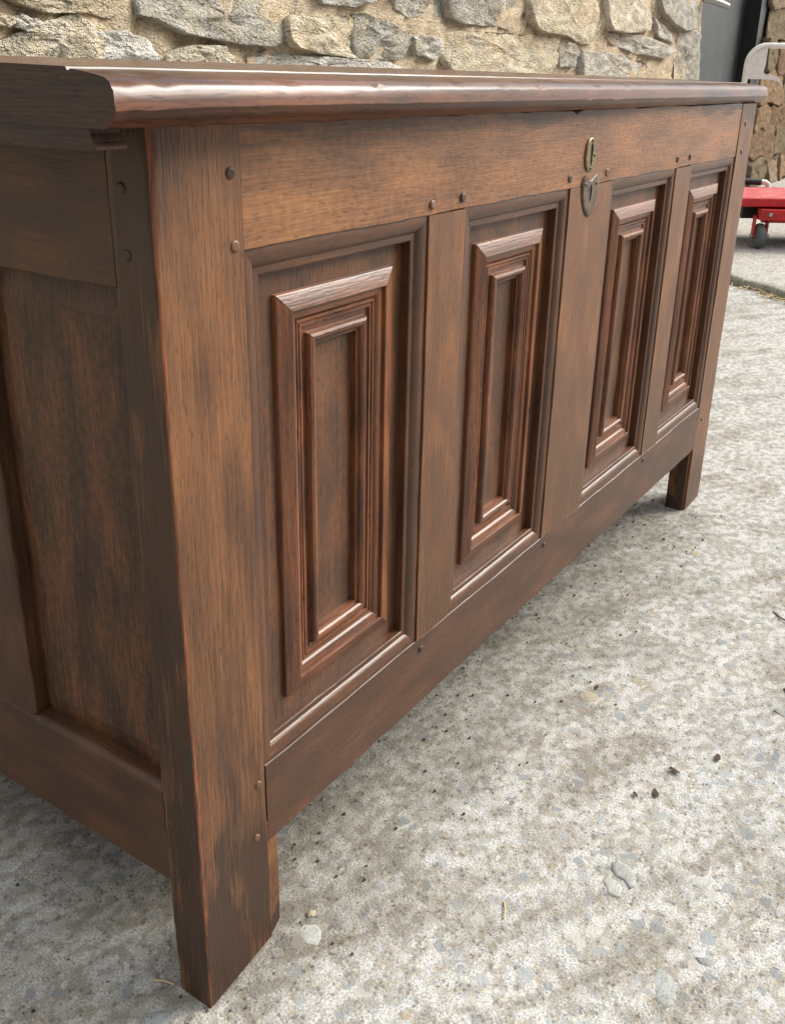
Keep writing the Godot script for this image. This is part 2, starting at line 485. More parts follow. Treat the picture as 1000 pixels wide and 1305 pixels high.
# a moulding: profile of Vector2(d inwards, z outwards) run from A along dirv with mitred ends
func strip(st: SurfaceTool, prof: Array, A: Vector3, dirv: Vector3, inward: Vector3, outv: Vector3, L: float, m0: float, m1: float, ns: int, sd: float, uvl := 0.62, uvw := 0.1) -> void:
	var nrm := profile_normals(prof)
	var grid: Array = []
	for i in ns + 1:
		var t := float(i) / ns
		var row: Array = []
		var acc := 0.0
		for j in prof.size():
			var p: Vector2 = prof[j]
			if j > 0: acc += p.distance_to(prof[j - 1])
			var s := lerpf(p.x * m0, L - p.x * m1, t)
			var e := 0.0002 * wob.get_noise_2d(s * 14.0 + sd * 7.0, j * 0.23 + sd)
			var nick := wob.get_noise_2d(s * 55.0 + sd * 3.0, j * 0.6 + sd * 5.0)
			if nick > 0.42: e -= (nick - 0.42) * 0.003
			var pos := A + dirv * s + inward * (p.x + e * 0.5) + outv * (p.y + e)
			row.append([pos, Vector2(s / uvl + fposmod(sd * 0.37, 0.3), acc / uvw + fposmod(sd * 0.13, 0.35))])
		grid.append(row)
	for i in ns:
		for j in prof.size() - 1:
			var a: Vector2 = nrm[j][0]; var b: Vector2 = nrm[j][1]
			var n0 := inward * a.x + outv * a.y; var n1 := inward * b.x + outv * b.y
			var P = grid[i][j]; var Q = grid[i][j + 1]; var R = grid[i + 1][j + 1]; var S = grid[i + 1][j]
			quad(st, [P[0], Q[0], R[0], S[0]], [n0, n1, n1, n0], [P[1], Q[1], R[1], S[1]])

func lathe(st: SurfaceTool, prof: Array, o: Vector3, axis: Vector3, seg := 12) -> void:
	# prof: Vector2(radius, height along the axis), from the bottom outside to the top middle
	var u := axis.cross(Vector3.UP if absf(axis.y) < 0.9 else Vector3.RIGHT).normalized()
	var v := axis.cross(u).normalized()
	var nrm := profile_normals(prof, 0.6)
	for k in seg:
		var a := TAU * k / seg; var b := TAU * (k + 1) / seg
		var da := u * cos(a) + v * sin(a); var db := u * cos(b) + v * sin(b)
		for j in prof.size() - 1:
			var p: Vector2 = prof[j]; var q: Vector2 = prof[j + 1]
			var n0: Vector2 = nrm[j][0]; var n1: Vector2 = nrm[j][1]
			n0 = -n0 if n0.dot(Vector2(1, 0.3)) < 0.0 and p.x >= q.x else n0
			n1 = -n1 if n1.dot(Vector2(1, 0.3)) < 0.0 and p.x >= q.x else n1
			quad(st, [o + da * p.x + axis * p.y, o + db * p.x + axis * p.y, o + db * q.x + axis * q.y, o + da * q.x + axis * q.y],
				[da * n0.x + axis * n0.y, db * n0.x + axis * n0.y, db * n1.x + axis * n1.y, da * n1.x + axis * n1.y],
				[Vector2(float(k) / seg, p.y), Vector2(float(k + 1) / seg, p.y), Vector2(float(k + 1) / seg, q.y), Vector2(float(k) / seg, q.y)])

func tube(st: SurfaceTool, pts: Array, radii, seg := 10) -> void:
	var prev: Array = []
	var u := Vector3.ZERO
	for i in pts.size():
		var t: Vector3 = (pts[mini(i + 1, pts.size() - 1)] - pts[maxi(i - 1, 0)]).normalized()
		if i == 0:
			u = t.cross(Vector3(0.31, 0.9, 0.22)).normalized()
		u = (u - t * u.dot(t)).normalized()
		var v := t.cross(u)
		var r: float = radii if radii is float else radii[i]
		var ring: Array = []
		for k in seg + 1:
			var a := TAU * k / seg
			var n := u * cos(a) + v * sin(a)
			ring.append([pts[i] + n * r, n])
		if i > 0:
			for k in seg:
				quad(st, [prev[k][0], prev[k + 1][0], ring[k + 1][0], ring[k][0]], [prev[k][1], prev[k + 1][1], ring[k + 1][1], ring[k][1]], [Vector2.ZERO, Vector2(0.1, 0), Vector2(0.1, 0.1), Vector2(0, 0.1)])
		if i == 0 or i == pts.size() - 1:
			var n2 := -t if i == 0 else t
			for k in seg:
				tri(st, pts[i], ring[k][0], ring[k + 1][0], n2, n2, n2, Vector2.ZERO, Vector2.ZERO, Vector2.ZERO)
		prev = ring

# ------------------------------------------------------------------ ground
func ground_height(x: float, z: float) -> float:
	var h := wob.get_noise_2d(x * 1.7, z * 1.7) * 0.004
	h += wob.get_noise_2d(x * 11.0 + 40.0, z * 11.0) * 0.0022
	# floated ridges that run obliquely away from the chest
	var a := x * 0.86 + z * 0.50; var b := -x * 0.50 + z * 0.86
	h += wob.get_noise_2d(a * 2.2 + 7.0, b * 17.0) * 0.0028
	var d := maxf(absf(x - 0.576) - 0.62, absf(z + 0.22) - 0.27)
	return h * clampf(0.35 + d * 6.0, 0.25, 1.0)

func axis_steps(lo: float, hi: float, fine_lo: float, fine_hi: float, step: float) -> PackedFloat32Array:
	var left := PackedFloat32Array(); var out := PackedFloat32Array()
	var x := fine_lo; var s := step
	while x > lo:
		s *= 1.35; x -= s; left.append(maxf(x, lo))
	left.reverse()
	out.append_array(left)
	x = fine_lo
	while x < fine_hi:
		out.append(x); x += step
	s = step
	while x < hi:
		out.append(x); s *= 1.35; x += s
	out.append(hi)
	return out

func make_ground() -> void:
	var xs := axis_steps(-40.0, 90.0, -0.75, 3.3, 0.0105)
	var zs := axis_steps(-60.0, 60.0, -1.2, 0.95, 0.0105)
	var nx := xs.size(); var nz := zs.size()
	var vs := PackedVector3Array(); var us := PackedVector2Array(); var cs := PackedColorArray(); var ns := PackedVector3Array()
	vs.resize(nx * nz); us.resize(nx * nz); cs.resize(nx * nz); ns.resize(nx * nz)
	for j in nz:
		for i in nx:
			var x := xs[i]; var z := zs[j]
			var k := j * nx + i
			vs[k] = Vector3(x, ground_height(x, z), z)
			us[k] = Vector2(x / 1.15, z / 1.15)
			var a := x * 0.86 + z * 0.50; var b := -x * 0.50 + z * 0.86
			var p := wob.get_noise_2d(a * 3.1 + 90.0, b * 15.0) * 0.55 + wob.get_noise_2d(x * 5.0 + 200.0, z * 5.0) * 0.45
			p = smoothstep(-0.08, 0.28, p)
			var q := smoothstep(0.05, 0.35, wob.get_noise_2d(x * 2.1 + 300.0, z * 2.1))
			# pale laitance, brown dirt, grey
			var c := Color(1.10, 1.10, 1.10).lerp(Color(0.75, 0.725, 0.69), p).lerp(Color(0.84, 0.86, 0.88), q * 0.5)
			# swept dirt along the chest foot, deepened with painted contact shade
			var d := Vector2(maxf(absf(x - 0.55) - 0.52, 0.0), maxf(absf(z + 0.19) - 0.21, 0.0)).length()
			var dust_shade := clampf(1.0 - d / 0.06 + wob.get_noise_2d(x * 30.0, z * 30.0) * 0.9, 0.0, 1.0)
			c = c.lerp(Color(0.50, 0.475, 0.43), dust_shade * 0.75)
			var w := smoothstep(0.05, -0.12, x + z * 0.25 + wob.get_noise_2d(x * 6.0 + 33.0, z * 6.0) * 0.12)  # ground past the left end turns browner and darker
			c = c.lerp(Color(0.80, 0.77, 0.70), w * 0.7)
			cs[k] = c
	for j in nz:
		for i in nx:
			var k := j * nx + i
			var l := vs[k - 1] if i > 0 else vs[k]; var r := vs[k + 1] if i < nx - 1 else vs[k]
			var u := vs[k - nx] if j > 0 else vs[k]; var d := vs[k + nx] if j < nz - 1 else vs[k]
			ns[k] = (d - u).cross(r - l).normalized()
	var ix := PackedInt32Array(); ix.resize((nx - 1) * (nz - 1) * 6)
	var t := 0
	for j in nz - 1:
		for i in nx - 1:
			var k := j * nx + i
			ix[t] = k; ix[t + 1] = k + 1; ix[t + 2] = k + nx + 1
			ix[t + 3] = k; ix[t + 4] = k + nx + 1; ix[t + 5] = k + nx
			t += 6
	var arr: Array = []; arr.resize(Mesh.ARRAY_MAX)
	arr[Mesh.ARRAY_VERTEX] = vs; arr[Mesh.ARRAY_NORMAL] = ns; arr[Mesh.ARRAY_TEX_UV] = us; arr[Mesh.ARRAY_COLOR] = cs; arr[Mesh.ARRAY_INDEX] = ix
	var me := ArrayMesh.new()
	me.add_surface_from_arrays(Mesh.PRIMITIVE_TRIANGLES, arr)
	var g := MeshInstance3D.new()
	g.name = "ground"
	g.mesh = me
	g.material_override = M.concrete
	g.set_meta("kind", "structure")
	add_child(g)
	# pebbles set in the concrete, worn nearly flush
	var fixed := [[0.093, 0.018, 0.014, 0.010, 0], [0.30, 0.205, 0.016, 0.010, 1], [0.283, 0.20, 0.014, 0.009, 0], [0.21, 0.27, 0.019, 0.012, 1], [-0.033, -0.025, 0.017, 0.011, 3], [-0.10, -0.075, 0.012, 0.008, 3], [-0.09, -0.21, 0.02, 0.008, 3], [0.33, 0.26, 0.016, 0.009, 0], [0.25, 0.29, 0.009, 0.006, 3]]
	var rp := RandomNumberGenerator.new(); rp.seed = 33
	var spots: Array = fixed.duplicate()
	while spots.size() < 190:
		var x := rp.randf_range(-0.35, 1.5); var z := rp.randf_range(-0.6, 0.62)
		if x > 0.0 and x < 1.16 and z < 0.02 and z > -0.45: continue
		var s := rp.randf_range(0.0035, 0.0085) * (1.0 + 0.7 * maxf(0.0, x))
		if rp.randf() < 0.12: s *= 1.7
		spots.append([x, z, s, s * rp.randf_range(0.55, 0.9), rp.randi_range(0, 3)])
	for s in spots:
		var st := tool()
		pebble(st, s[2], s[3], rp)
		var o := put("pebble", st, M.pebbles[s[4]], g, Vector3(s[0], ground_height(s[0], s[1]) - 0.0008, s[1]))
		o.rotation.y = rp.randf() * TAU

func pebble(st: SurfaceTool, a: float, b: float, r: RandomNumberGenerator) -> void:
	var n := 11
	var rad: Array = []
	for k in n: rad.append(r.randf_range(0.66, 1.12))
	var hgt := minf(a, b) * r.randf_range(0.03, 0.07) + 0.0007
	var rings := [[1.0, -0.3], [0.94, 0.45], [0.7, 0.9], [0.35, 1.0]]
	var pt := func(q: int, k: int) -> Vector3:
		var an := TAU * (k % n) / n
		var f: float = rings[q][0] * lerpf(1.0, rad[k % n], rings[q][0])
		return Vector3(cos(an) * a * f, hgt * rings[q][1], sin(an) * b * f)
	st.set_smooth_group(1)
	for q in 3:
		for k in n:
			for p in [pt.call(q, k), pt.call(q + 1, k), pt.call(q + 1, k + 1), pt.call(q, k), pt.call(q + 1, k + 1), pt.call(q, k + 1)]:
				st.add_vertex(p)
	for k in n:
		st.add_vertex(pt.call(3, k)); st.add_vertex(Vector3(0, hgt, 0)); st.add_vertex(pt.call(3, k + 1))
	st.generate_normals()

func make_slab() -> void:
	# a raised slab of smoother concrete beyond the chest; its worn edge runs obliquely
	var e0 := Vector3(2.96, 0.0, -0.37); var d := Vector3(-0.588, 0.0, 0.809); var n := Vector3(0.809, 0.0, 0.588)
	var st := tool()
	var top := 0.03
	var along := axis_steps(-1.6, 8.0, -1.55, 2.0, 0.04)
	var prof := [Vector2(-0.006, -0.03), Vector2(-0.004, 0.012), Vector2(0.004, 0.024), Vector2(0.018, 0.0295), Vector2(0.05, 0.03), Vector2(0.12, 0.03), Vector2(0.4, 0.03), Vector2(1.0, 0.031), Vector2(2.5, 0.03), Vector2(6.0, 0.03), Vector2(40.0, 0.03)]
	st.set_smooth_group(1)
	var pt := func(i: int, j: int) -> Vector3:
		var p: Vector2 = prof[j]
		var s: float = along[i]
		var w: float = wob.get_noise_2d(s * 5.0, 77.0) * 0.02 + wob.get_noise_2d(s * 22.0, 12.0) * 0.006
		return e0 + d * s + n * (p.x + (w if p.x < 0.1 else 0.0)) + Vector3(0, p.y * top / 0.03 + (wob.get_noise_2d(s * 9.0, p.x * 9.0) * 0.003 if p.y > 0.0 else 0.0), 0)
	for i in along.size() - 1:
		for j in prof.size() - 1:
			for q in [[i, j], [i + 1, j + 1], [i, j + 1], [i, j], [i + 1, j], [i + 1, j + 1]]:
				var v: Vector3 = pt.call(q[0], q[1])
				st.set_uv(Vector2(v.x / 1.15 + 0.37, v.z / 1.15 + 0.2))
				var edge := clampf(1.0 - prof[q[1]].x / 0.02, 0.0, 1.0)
				st.set_color(Color(0.98, 0.96, 0.93).lerp(Color(0.56, 0.57, 0.48), edge))
				st.add_vertex(v)
	st.generate_normals()
	var o := put("raised_slab", st, M.concrete)
	o.set_meta("kind", "structure")

# ------------------------------------------------------------------ walls
func stone(poly: PackedVector2Array, z: float, proud: float, r: RandomNumberGenerator, rough := 1.0, flaky := 0.6) -> SurfaceTool:
	var c := Vector2.ZERO
	for p in poly: c += p
	c /= poly.size()
	# resample the outline
	var n := 30
	var total := 0.0
	for i in poly.size(): total += poly[i].distance_to(poly[(i + 1) % poly.size()])
	var rim: Array = []
	var seg := 0; var run := 0.0
	for k in n:
		var want := total * k / n
		while run + poly[seg].distance_to(poly[(seg + 1) % poly.size()]) < want and seg < poly.size() - 1:
			run += poly[seg].distance_to(poly[(seg + 1) % poly.size()]); seg += 1
		var a := poly[seg]; var b := poly[(seg + 1) % poly.size()]
		rim.append(c + (a.lerp(b, clampf((want - run) / maxf(a.distance_to(b), 1e-5), 0, 1)) - c) * 1.09)
	var so := r.randf() * 50.0
	var size := sqrt(total * 0.06)
	var tilt := Vector2(r.randf_range(-0.10, 0.10), r.randf_range(-0.22, 0.16))
	var rings := [[1.0, -0.9], [1.0, 0.25], [0.985, 0.85], [0.95, 1.0], [0.80, 1.0], [0.62, 1.0], [0.46, 1.0], [0.3, 1.0], [0.14, 1.0]]
	var grid: Array = []
	for q in rings.size():
		var row: Array = []
		for k in n:
			var p: Vector2 = c.lerp(rim[k], rings[q][0])
			if q > 0 and q < 4:
				p += (p - c).normalized() * rock.get_noise_2d(p.x * 45.0 + so, p.y * 45.0) * 0.010 * rough
			var h: float = proud * rings[q][1]
			if q >= 2:
				h += ((p - c).dot(tilt) + rock.get_noise_2d(p.x * 7.0 + so, p.y * 12.0) * 0.012 * rough + absf(rock.get_noise_2d(p.x * 24.0, p.y * 40.0 + so)) * 0.018 * rough)
				var led := rock.get_noise_2d(p.x * 6.0 + so + 9.0, p.y * 26.0 + 5.0)   # bedding ledges
				h += flaky * 0.016 * (floorf(led * 5.0) / 5.0 - led * 0.3)
			row.append(Vector3(p.x, p.y, z + h))
		grid.append(row)
	var st := tool()
	st.set_smooth_group(1)
	for q in rings.size() - 1:
		for k in n:
			var k2 := (k + 1) % n
			for v in [grid[q][k], grid[q + 1][k2], grid[q][k2], grid[q][k], grid[q + 1][k], grid[q + 1][k2]]:
				st.add_vertex(v)
	var mid := Vector3.ZERO
	for v in grid[rings.size() - 1]: mid += v
	mid /= n
	for k in n:
		st.add_vertex(grid[rings.size() - 1][k]); st.add_vertex(mid); st.add_vertex(grid[rings.size() - 1][(k + 1) % n])
	st.generate_normals()
	return st

func mortar_sheet(x0: float, x1: float, y0: float, y1: float, z: float, step: float, amp: float, fine: Callable) -> SurfaceTool:
	var st := tool()
	st.set_smooth_group(1)
	var xs: Array = []; var ys: Array = []
	var x := x0
	while x < x1 - 1e-4:
		xs.append(x); x += step
	xs.append(x1)
	var y := y0
	while y < y1 - 1e-4:
		ys.append(y); y += fine.call(y)
	ys.append(y1)
	var g := PackedVector3Array()
	for b in ys:
		for a in xs:
			g.append(Vector3(a, b, z + rock.get_noise_2d(a * 7.0, b * 7.0) * amp * 1.4 + rock.get_noise_2d(a * 38.0 + 5.0, b * 38.0) * amp))
	var nx := xs.size()
	for j in ys.size() - 1:
		for i in nx - 1:
			var k := j * nx + i
			for q in [k, k + nx + 1, k + 1, k, k + nx, k + nx + 1]:
				st.add_vertex(g[q])
	st.generate_normals()
	return st

func slab_box(st: SurfaceTool, lo: Vector3, hi: Vector3, skip_front := false) -> void:
	var a := lo; var b := hi
	if not skip_front:
		flat_quad(st, Vector3(a.x, a.y, b.z), Vector3(b.x, a.y, b.z), Vector3(b.x, b.y, b.z), Vector3(a.x, b.y, b.z), Vector3(0, 0, 1))
	flat_quad(st, Vector3(a.x, a.y, a.z), Vector3(b.x, a.y, a.z), Vector3(b.x, b.y, a.z), Vector3(a.x, b.y, a.z), Vector3(0, 0, -1))
	flat_quad(st, Vector3(a.x, a.y, a.z), Vector3(a.x, a.y, b.z), Vector3(a.x, b.y, b.z), Vector3(a.x, b.y, a.z), Vector3(-1, 0, 0))
	flat_quad(st, Vector3(b.x, a.y, a.z), Vector3(b.x, a.y, b.z), Vector3(b.x, b.y, b.z), Vector3(b.x, b.y, a.z), Vector3(1, 0, 0))
	flat_quad(st, Vector3(a.x, b.y, a.z), Vector3(b.x, b.y, a.z), Vector3(b.x, b.y, b.z), Vector3(a.x, b.y, b.z), Vector3(0, 1, 0))
	flat_quad(st, Vector3(a.x, a.y, a.z), Vector3(b.x, a.y, a.z), Vector3(b.x, a.y, b.z), Vector3(a.x, a.y, b.z), Vector3(0, -1, 0))

func rubble_poly(x0: float, x1: float, y0: float, y1: float, r: RandomNumberGenerator) -> PackedVector2Array:
	var j := minf(x1 - x0, y1 - y0) * 0.16
	var p := PackedVector2Array()
	for q in [[0, 0.12], [0.12, 0], [0.45, 0.02], [0.86, 0], [1, 0.14], [1, 0.85], [0.88, 1], [0.5, 0.98], [0.14, 1], [0, 0.86]]:
		p.append(Vector2(lerpf(x0, x1, q[0]) + r.randf_range(-j, j), lerpf(y0, y1, q[1]) + r.randf_range(-j, j)))
	return p

func make_walls() -> void:
	# the stones that show over the lid, as they lie in the wall
	var laid := [
	[Vector2(0.815, 0.734), Vector2(0.831, 0.734), Vector2(0.867, 0.732), Vector2(0.871, 0.722), Vector2(0.861, 0.715), Vector2(0.828, 0.716), Vector2(0.810, 0.719)],  # B
	[Vector2(0.876, 0.735), Vector2(0.907, 0.738), Vector2(0.932, 0.730), Vector2(0.936, 0.719), Vector2(0.922, 0.711), Vector2(0.895, 0.713), Vector2(0.875, 0.715)],  # C
	[Vector2(0.863, 0.788), Vector2(1.133, 0.815), Vector2(1.128, 0.763), Vector2(1.118, 0.748), Vector2(1.101, 0.742), Vector2(1.056, 0.751), Vector2(0.989, 0.748), Vector2(0.956, 0.745), Vector2(0.918, 0.752), Vector2(0.881, 0.759)],  # D
	[Vector2(0.848, 0.692), Vector2(0.912, 0.713), Vector2(0.959, 0.729), Vector2(1.003, 0.743), Vector2(1.040, 0.736), Vector2(1.060, 0.705), Vector2(1.050, 0.673), Vector2(1.052, 0.637), Vector2(0.842, 0.634)],  # E
	[Vector2(1.067, 0.714), Vector2(1.133, 0.721), Vector2(1.196, 0.708), Vector2(1.212, 0.684), Vector2(1.210, 0.643), Vector2(1.064, 0.641), Vector2(1.060, 0.688)],  # F
	[Vector2(1.198, 0.832), Vector2(1.703, 0.882), Vector2(1.695, 0.816), Vector2(1.675, 0.765), Vector2(1.625, 0.712), Vector2(1.532, 0.708), Vector2(1.451, 0.714), Vector2(1.354, 0.720), Vector2(1.301, 0.727), Vector2(1.225, 0.751), Vector2(1.190, 0.755)],  # H
	[Vector2(1.264, 0.685), Vector2(1.328, 0.700), Vector2(1.439, 0.702), Vector2(1.456, 0.681), Vector2(1.457, 0.640), Vector2(1.260, 0.638)],  # I
	[Vector2(1.669, 0.768), Vector2(1.700, 0.781), Vector2(1.777, 0.779), Vector2(1.877, 0.787), Vector2(1.945, 0.792), Vector2(1.941, 0.736), Vector2(1.949, 0.691), Vector2(1.877, 0.695), Vector2(1.792, 0.700), Vector2(1.692, 0.708), Vector2(1.662, 0.729)],  # K
	[Vector2(1.955, 0.793), Vector2(2.022, 0.798), Vector2(2.120, 0.782), Vector2(2.215, 0.759), Vector2(2.196, 0.725), Vector2(2.159, 0.692), Vector2(2.024, 0.689), Vector2(1.960, 0.692), Vector2(1.952, 0.736)],  # K2
	[Vector2(1.542, 0.683), Vector2(1.618, 0.692), Vector2(1.877, 0.686), Vector2(2.095, 0.683), Vector2(2.112, 0.639), Vector2(1.540, 0.634)],  # L
	[Vector2(2.107, 0.910), Vector2(2.371, 0.936), Vector2(2.395, 0.851), Vector2(2.380, 0.812), Vector2(2.285, 0.819), Vector2(2.213, 0.807), Vector2(2.146, 0.827)],  # M
	[Vector2(1.784, 0.872), Vector2(2.050, 0.897), Vector2(2.029, 0.832), Vector2(1.912, 0.815), Vector2(1.810, 0.816)],  # T0
	[Vector2(2.224, 0.751), Vector2(2.293, 0.760), Vector2(2.403, 0.754), Vector2(2.416, 0.710), Vector2(2.351, 0.695), Vector2(2.252, 0.710)],  # N
	[Vector2(2.420, 0.953), Vector2(2.911, 1.002), Vector2(2.928, 0.897), Vector2(2.954, 0.807), Vector2(2.841, 0.805), Vector2(2.727, 0.814), Vector2(2.544, 0.805), Vector2(2.445, 0.819), Vector2(2.423, 0.853)],  # O
	[Vector2(2.435, 0.764), Vector2(2.546, 0.782), Vector2(2.759, 0.782), Vector2(3.058, 0.789), Vector2(3.227, 0.780), Vector2(3.246, 0.718), Vector2(3.158, 0.670), Vector2(2.894, 0.646), Vector2(2.509, 0.643), Vector2(2.440, 0.706)],  # P
	[Vector2(2.948, 1.000), Vector2(3.601, 1.064), Vector2(3.608, 0.914), Vector2(3.642, 0.848), Vector2(3.559, 0.792), Vector2(3.444, 0.782), Vector2(3.313, 0.805), Vector2(3.120, 0.807), Vector2(3.019, 0.828)],  # Q
	[Vector2(3.272, 0.765), Vector2(3.392, 0.778), Vector2(3.438, 0.743), Vector2(3.396, 0.696), Vector2(3.279, 0.694)],  # R
	[Vector2(3.640, 1.068), Vector2(4.154, 1.120), Vector2(4.201, 0.931), Vector2(4.203, 0.868), Vector2(3.976, 0.845), Vector2(3.717, 0.845)],  # S_
	[Vector2(3.715, 0.822), Vector2(3.886, 0.838), Vector2(4.206, 0.829), Vector2(4.487, 0.793), Vector2(4.414, 0.750), Vector2(4.050, 0.760), Vector2(3.812, 0.786)],  # T
	[Vector2(3.467, 0.749), Vector2(3.649, 0.754), Vector2(3.913, 0.747), Vector2(4.213, 0.718), Vector2(4.220, 0.639), Vector2(3.494, 0.634)],  # U
	[Vector2(4.619, 0.866), Vector2(4.758, 0.879), Vector2(4.867, 0.859), Vector2(4.973, 0.651), Vector2(4.639, 0.641), Vector2(4.600, 0.768)],  # V
	[Vector2(4.200, 1.131), Vector2(4.815, 1.195), Vector2(4.892, 1.028), Vector2(4.874, 0.956), Vector2(4.823, 0.900), Vector2(4.587, 0.885), Vector2(4.323, 0.938)],  # W
	[Vector2(4.250, 0.909), Vector2(4.528, 0.862), Vector2(4.524, 0.814), Vector2(4.295, 0.839)],  # X
	]
	var r := RandomNumberGenerator.new(); r.seed = 404
	var wall := thing("stone_wall", "pale grey rubble stone wall with cream lime mortar behind the wooden chest", "wall", Vector3(1.7, 0, -1.5))
	var at := -wall.position
	var fine := func(y: float) -> float: return 0.022 if y > 0.55 and y < 1.25 else 0.06
	put("mortar", mortar_sheet(-1.5, 4.93, -0.05, 2.4, -1.301, 0.022, 0.011, fine), M.mortar, wall, at)
	var core := tool()
	slab_box(core, Vector3(-1.5, -0.05, -1.8), Vector3(4.93, 2.4, -1.33))
	put("wall_core", core, M.mortar, wall, at)
	var boxes: Array = []
	for p in laid:
		var poly := PackedVector2Array(p)
		put("stone", stone(poly, -1.300, r.randf_range(0.007, 0.016), r, 0.75, 0.9), M.stones[r.randi_range(0, 4)], wall, at)
		var b := Rect2(poly[0], Vector2.ZERO)
		for q in poly: b = b.expand(q)
		boxes.append(b.grow(-0.004))
	# the rest of the wall in rough courses
	var count := laid.size()
	var rest := tool()
	var y := 0.0
	while y < 2.36:
		var hgt := r.randf_range(0.10, 0.18)
		var x := -1.5 + r.randf_range(-0.2, 0.0)
		while x < 4.92:
			var wd := r.randf_range(0.18, 0.46)
			var x0 := maxf(x + 0.012, -1.49); var x1 := minf(x + wd - 0.012, 4.92)
			if x1 - x0 > 0.06:
				var box := Rect2(x0, y + 0.012, x1 - x0, hgt - 0.024)
				var free := true
				for b in boxes:
					if b.intersects(box): free = false
				if free:
					var poly := rubble_poly(box.position.x, box.end.x, box.position.y, minf(box.end.y, 2.39), r)
					var s := stone(poly, -1.300, r.randf_range(0.008, 0.018), r, 0.75)
					if count < 290:
						put("stone", s, M.stones[r.randi_range(0, 4)], wall, at)
						count += 1
					else:
						rest.append_from(s.commit(), 0, Transform3D())
			x += wd
		y += hgt
	var o := put("far_stones", rest, M.stones[0], wall, at)
	o.set_meta("kind", "stuff")
	# the browner wall on the far side of the door
	var wall2 := thing("stone_wall", "browner stone wall right of the black door, behind the red lift trolley", "wall", Vector3(8.5, 0, -1.5))
	at = -wall2.position
	put("mortar", mortar_sheet(6.3, 11.0, -0.05, 2.4, -1.315, 0.05, 0.008, func(_y: float) -> float: return 0.05), M.brown_mortar, wall2, at)
	core = tool()
	slab_box(core, Vector3(6.3, -0.05, -1.8), Vector3(11.0, 2.4, -1.34))
	put("wall_core", core, M.brown_mortar, wall2, at)
	y = 0.0
	while y < 2.3:
		var hgt := r.randf_range(0.13, 0.21)
		var x := 6.3
		while x < 10.95:
			var wd := r.randf_range(0.3, 0.62)
			var x1 := minf(x + wd - 0.01, 10.98)
			if x1 - x > 0.1:
				put("stone", stone(rubble_poly(x + 0.004, x1 + 0.004, y + 0.003, y + hgt - 0.003, r), -1.312, r.randf_range(0.006, 0.02), r, 0.6, 0.4), M.brown_stones[r.randi_range(0, 3)], wall2, at)
			x += wd
		y += hgt

func make_added_barns() -> void:
	# unseen weatherboarded barns, added to darken the lid reflections and the chest's left end
	var wood := worn_paint(Color(0.22, 0.19, 0.16), Color(0.30, 0.27, 0.24), 701, 0.7, 0.8, 1.2)
	for k in 2:
		var b := thing("added_barn", "unseen dark weatherboarded building added behind the camera to darken the lid reflections" if k == 0 else "unseen dark weatherboarded building added at the left to darken the chest left end", "added_barn", Vector3(1.0, 0, 8.5) if k == 0 else Vector3(-4.5, 0, 2.5))
		var st := tool()
		var len := 16.0 if k == 0 else 8.0
		var wall := tool()
		var roof := tool()
		slab_box(wall, Vector3(-len / 2, 0, 0.03), Vector3(len / 2, 3.4, 4.0))
		for q in 2:
			var z0 := -0.4 if q == 0 else 4.4
			flat_quad(roof, Vector3(-len / 2 - 0.3, 3.3, z0), Vector3(len / 2 + 0.3, 3.3, z0), Vector3(len / 2 + 0.3, 5.4, 2.0), Vector3(-len / 2 - 0.3, 5.4, 2.0), Vector3(0, 0.74, -0.67 if q == 0 else 0.67))
		var w := put("wall", wall, wood, b)
		put("roof", roof, M.chassis, b)
		for i in 14:
			st = tool()
			board(st, Vector3(-len / 2, 0.05 + i * 0.24, 0.0), Vector3.RIGHT, Vector3(0, 1, 0.06).normalized(), Vector3(0, 0.06, -1).normalized(), len, 0.25, 0.025, {"n": 6, "r": 0.003})
			put("plank", st, wood, w)
		if k == 1: b.rotation.y = -PI / 2

func make_door() -> void:
	var d := thing("door", "black painted door in the opening between the two stone walls", "door", Vector3(5.6, 0, -1.45))
	var at := -d.position
	var st := tool()
	board(st, Vector3(5.02, 0.06, -1.42), Vector3.UP, Vector3.RIGHT, Vector3(0, 0, 1), 2.1, 1.12, 0.05, {"r": 0.004, "n": 4})
	put("door_panel", st, M.door, d, at)
	for k in 3:
		st = tool()
		if k == 0: board(st, Vector3(4.94, 0.02, -1.36), Vector3.UP, Vector3.RIGHT, Vector3(0, 0, 1), 2.22, 0.075, 0.11, {"r": 0.004, "n": 4})
		if k == 1: board(st, Vector3(6.145, 0.02, -1.33), Vector3.UP, Vector3.RIGHT, Vector3(0, 0, 1), 2.22, 0.15, 0.14, {"r": 0.004, "n": 4})
		if k == 2: board(st, Vector3(5.016, 2.165, -1.36), Vector3.RIGHT, Vector3.UP, Vector3(0, 0, 1), 1.128, 0.075, 0.11, {"r": 0.004, "n": 4})
		put("door_frame", st, M.black, d, at)
	st = tool()
	slab_box(st, Vector3(4.935, 2.25, -1.8), Vector3(6.295, 2.4, -1.32))
	put("lintel", st, M.brown_mortar, d, at)
	st = tool()
	board(st, Vector3(4.95, 0.0, -1.30), Vector3.RIGHT, Vector3.UP, Vector3(0, 0, 1), 1.33, 0.05, 0.3, {"r": 0.006, "n": 4})
	put("threshold", st, M.brown_mortar, d, at)
	# the bolt that sticks out at the left jamb
	st = tool()
	tube(st, [Vector3(4.90, 1.030, -1.29), Vector3(4.93, 1.026, -1.25), Vector3(4.975, 1.018, -1.225), Vector3(5.02, 1.006, -1.20)], [0.012, 0.016, 0.017, 0.015], 8)
	put("bolt", st, M.steel, d, at)

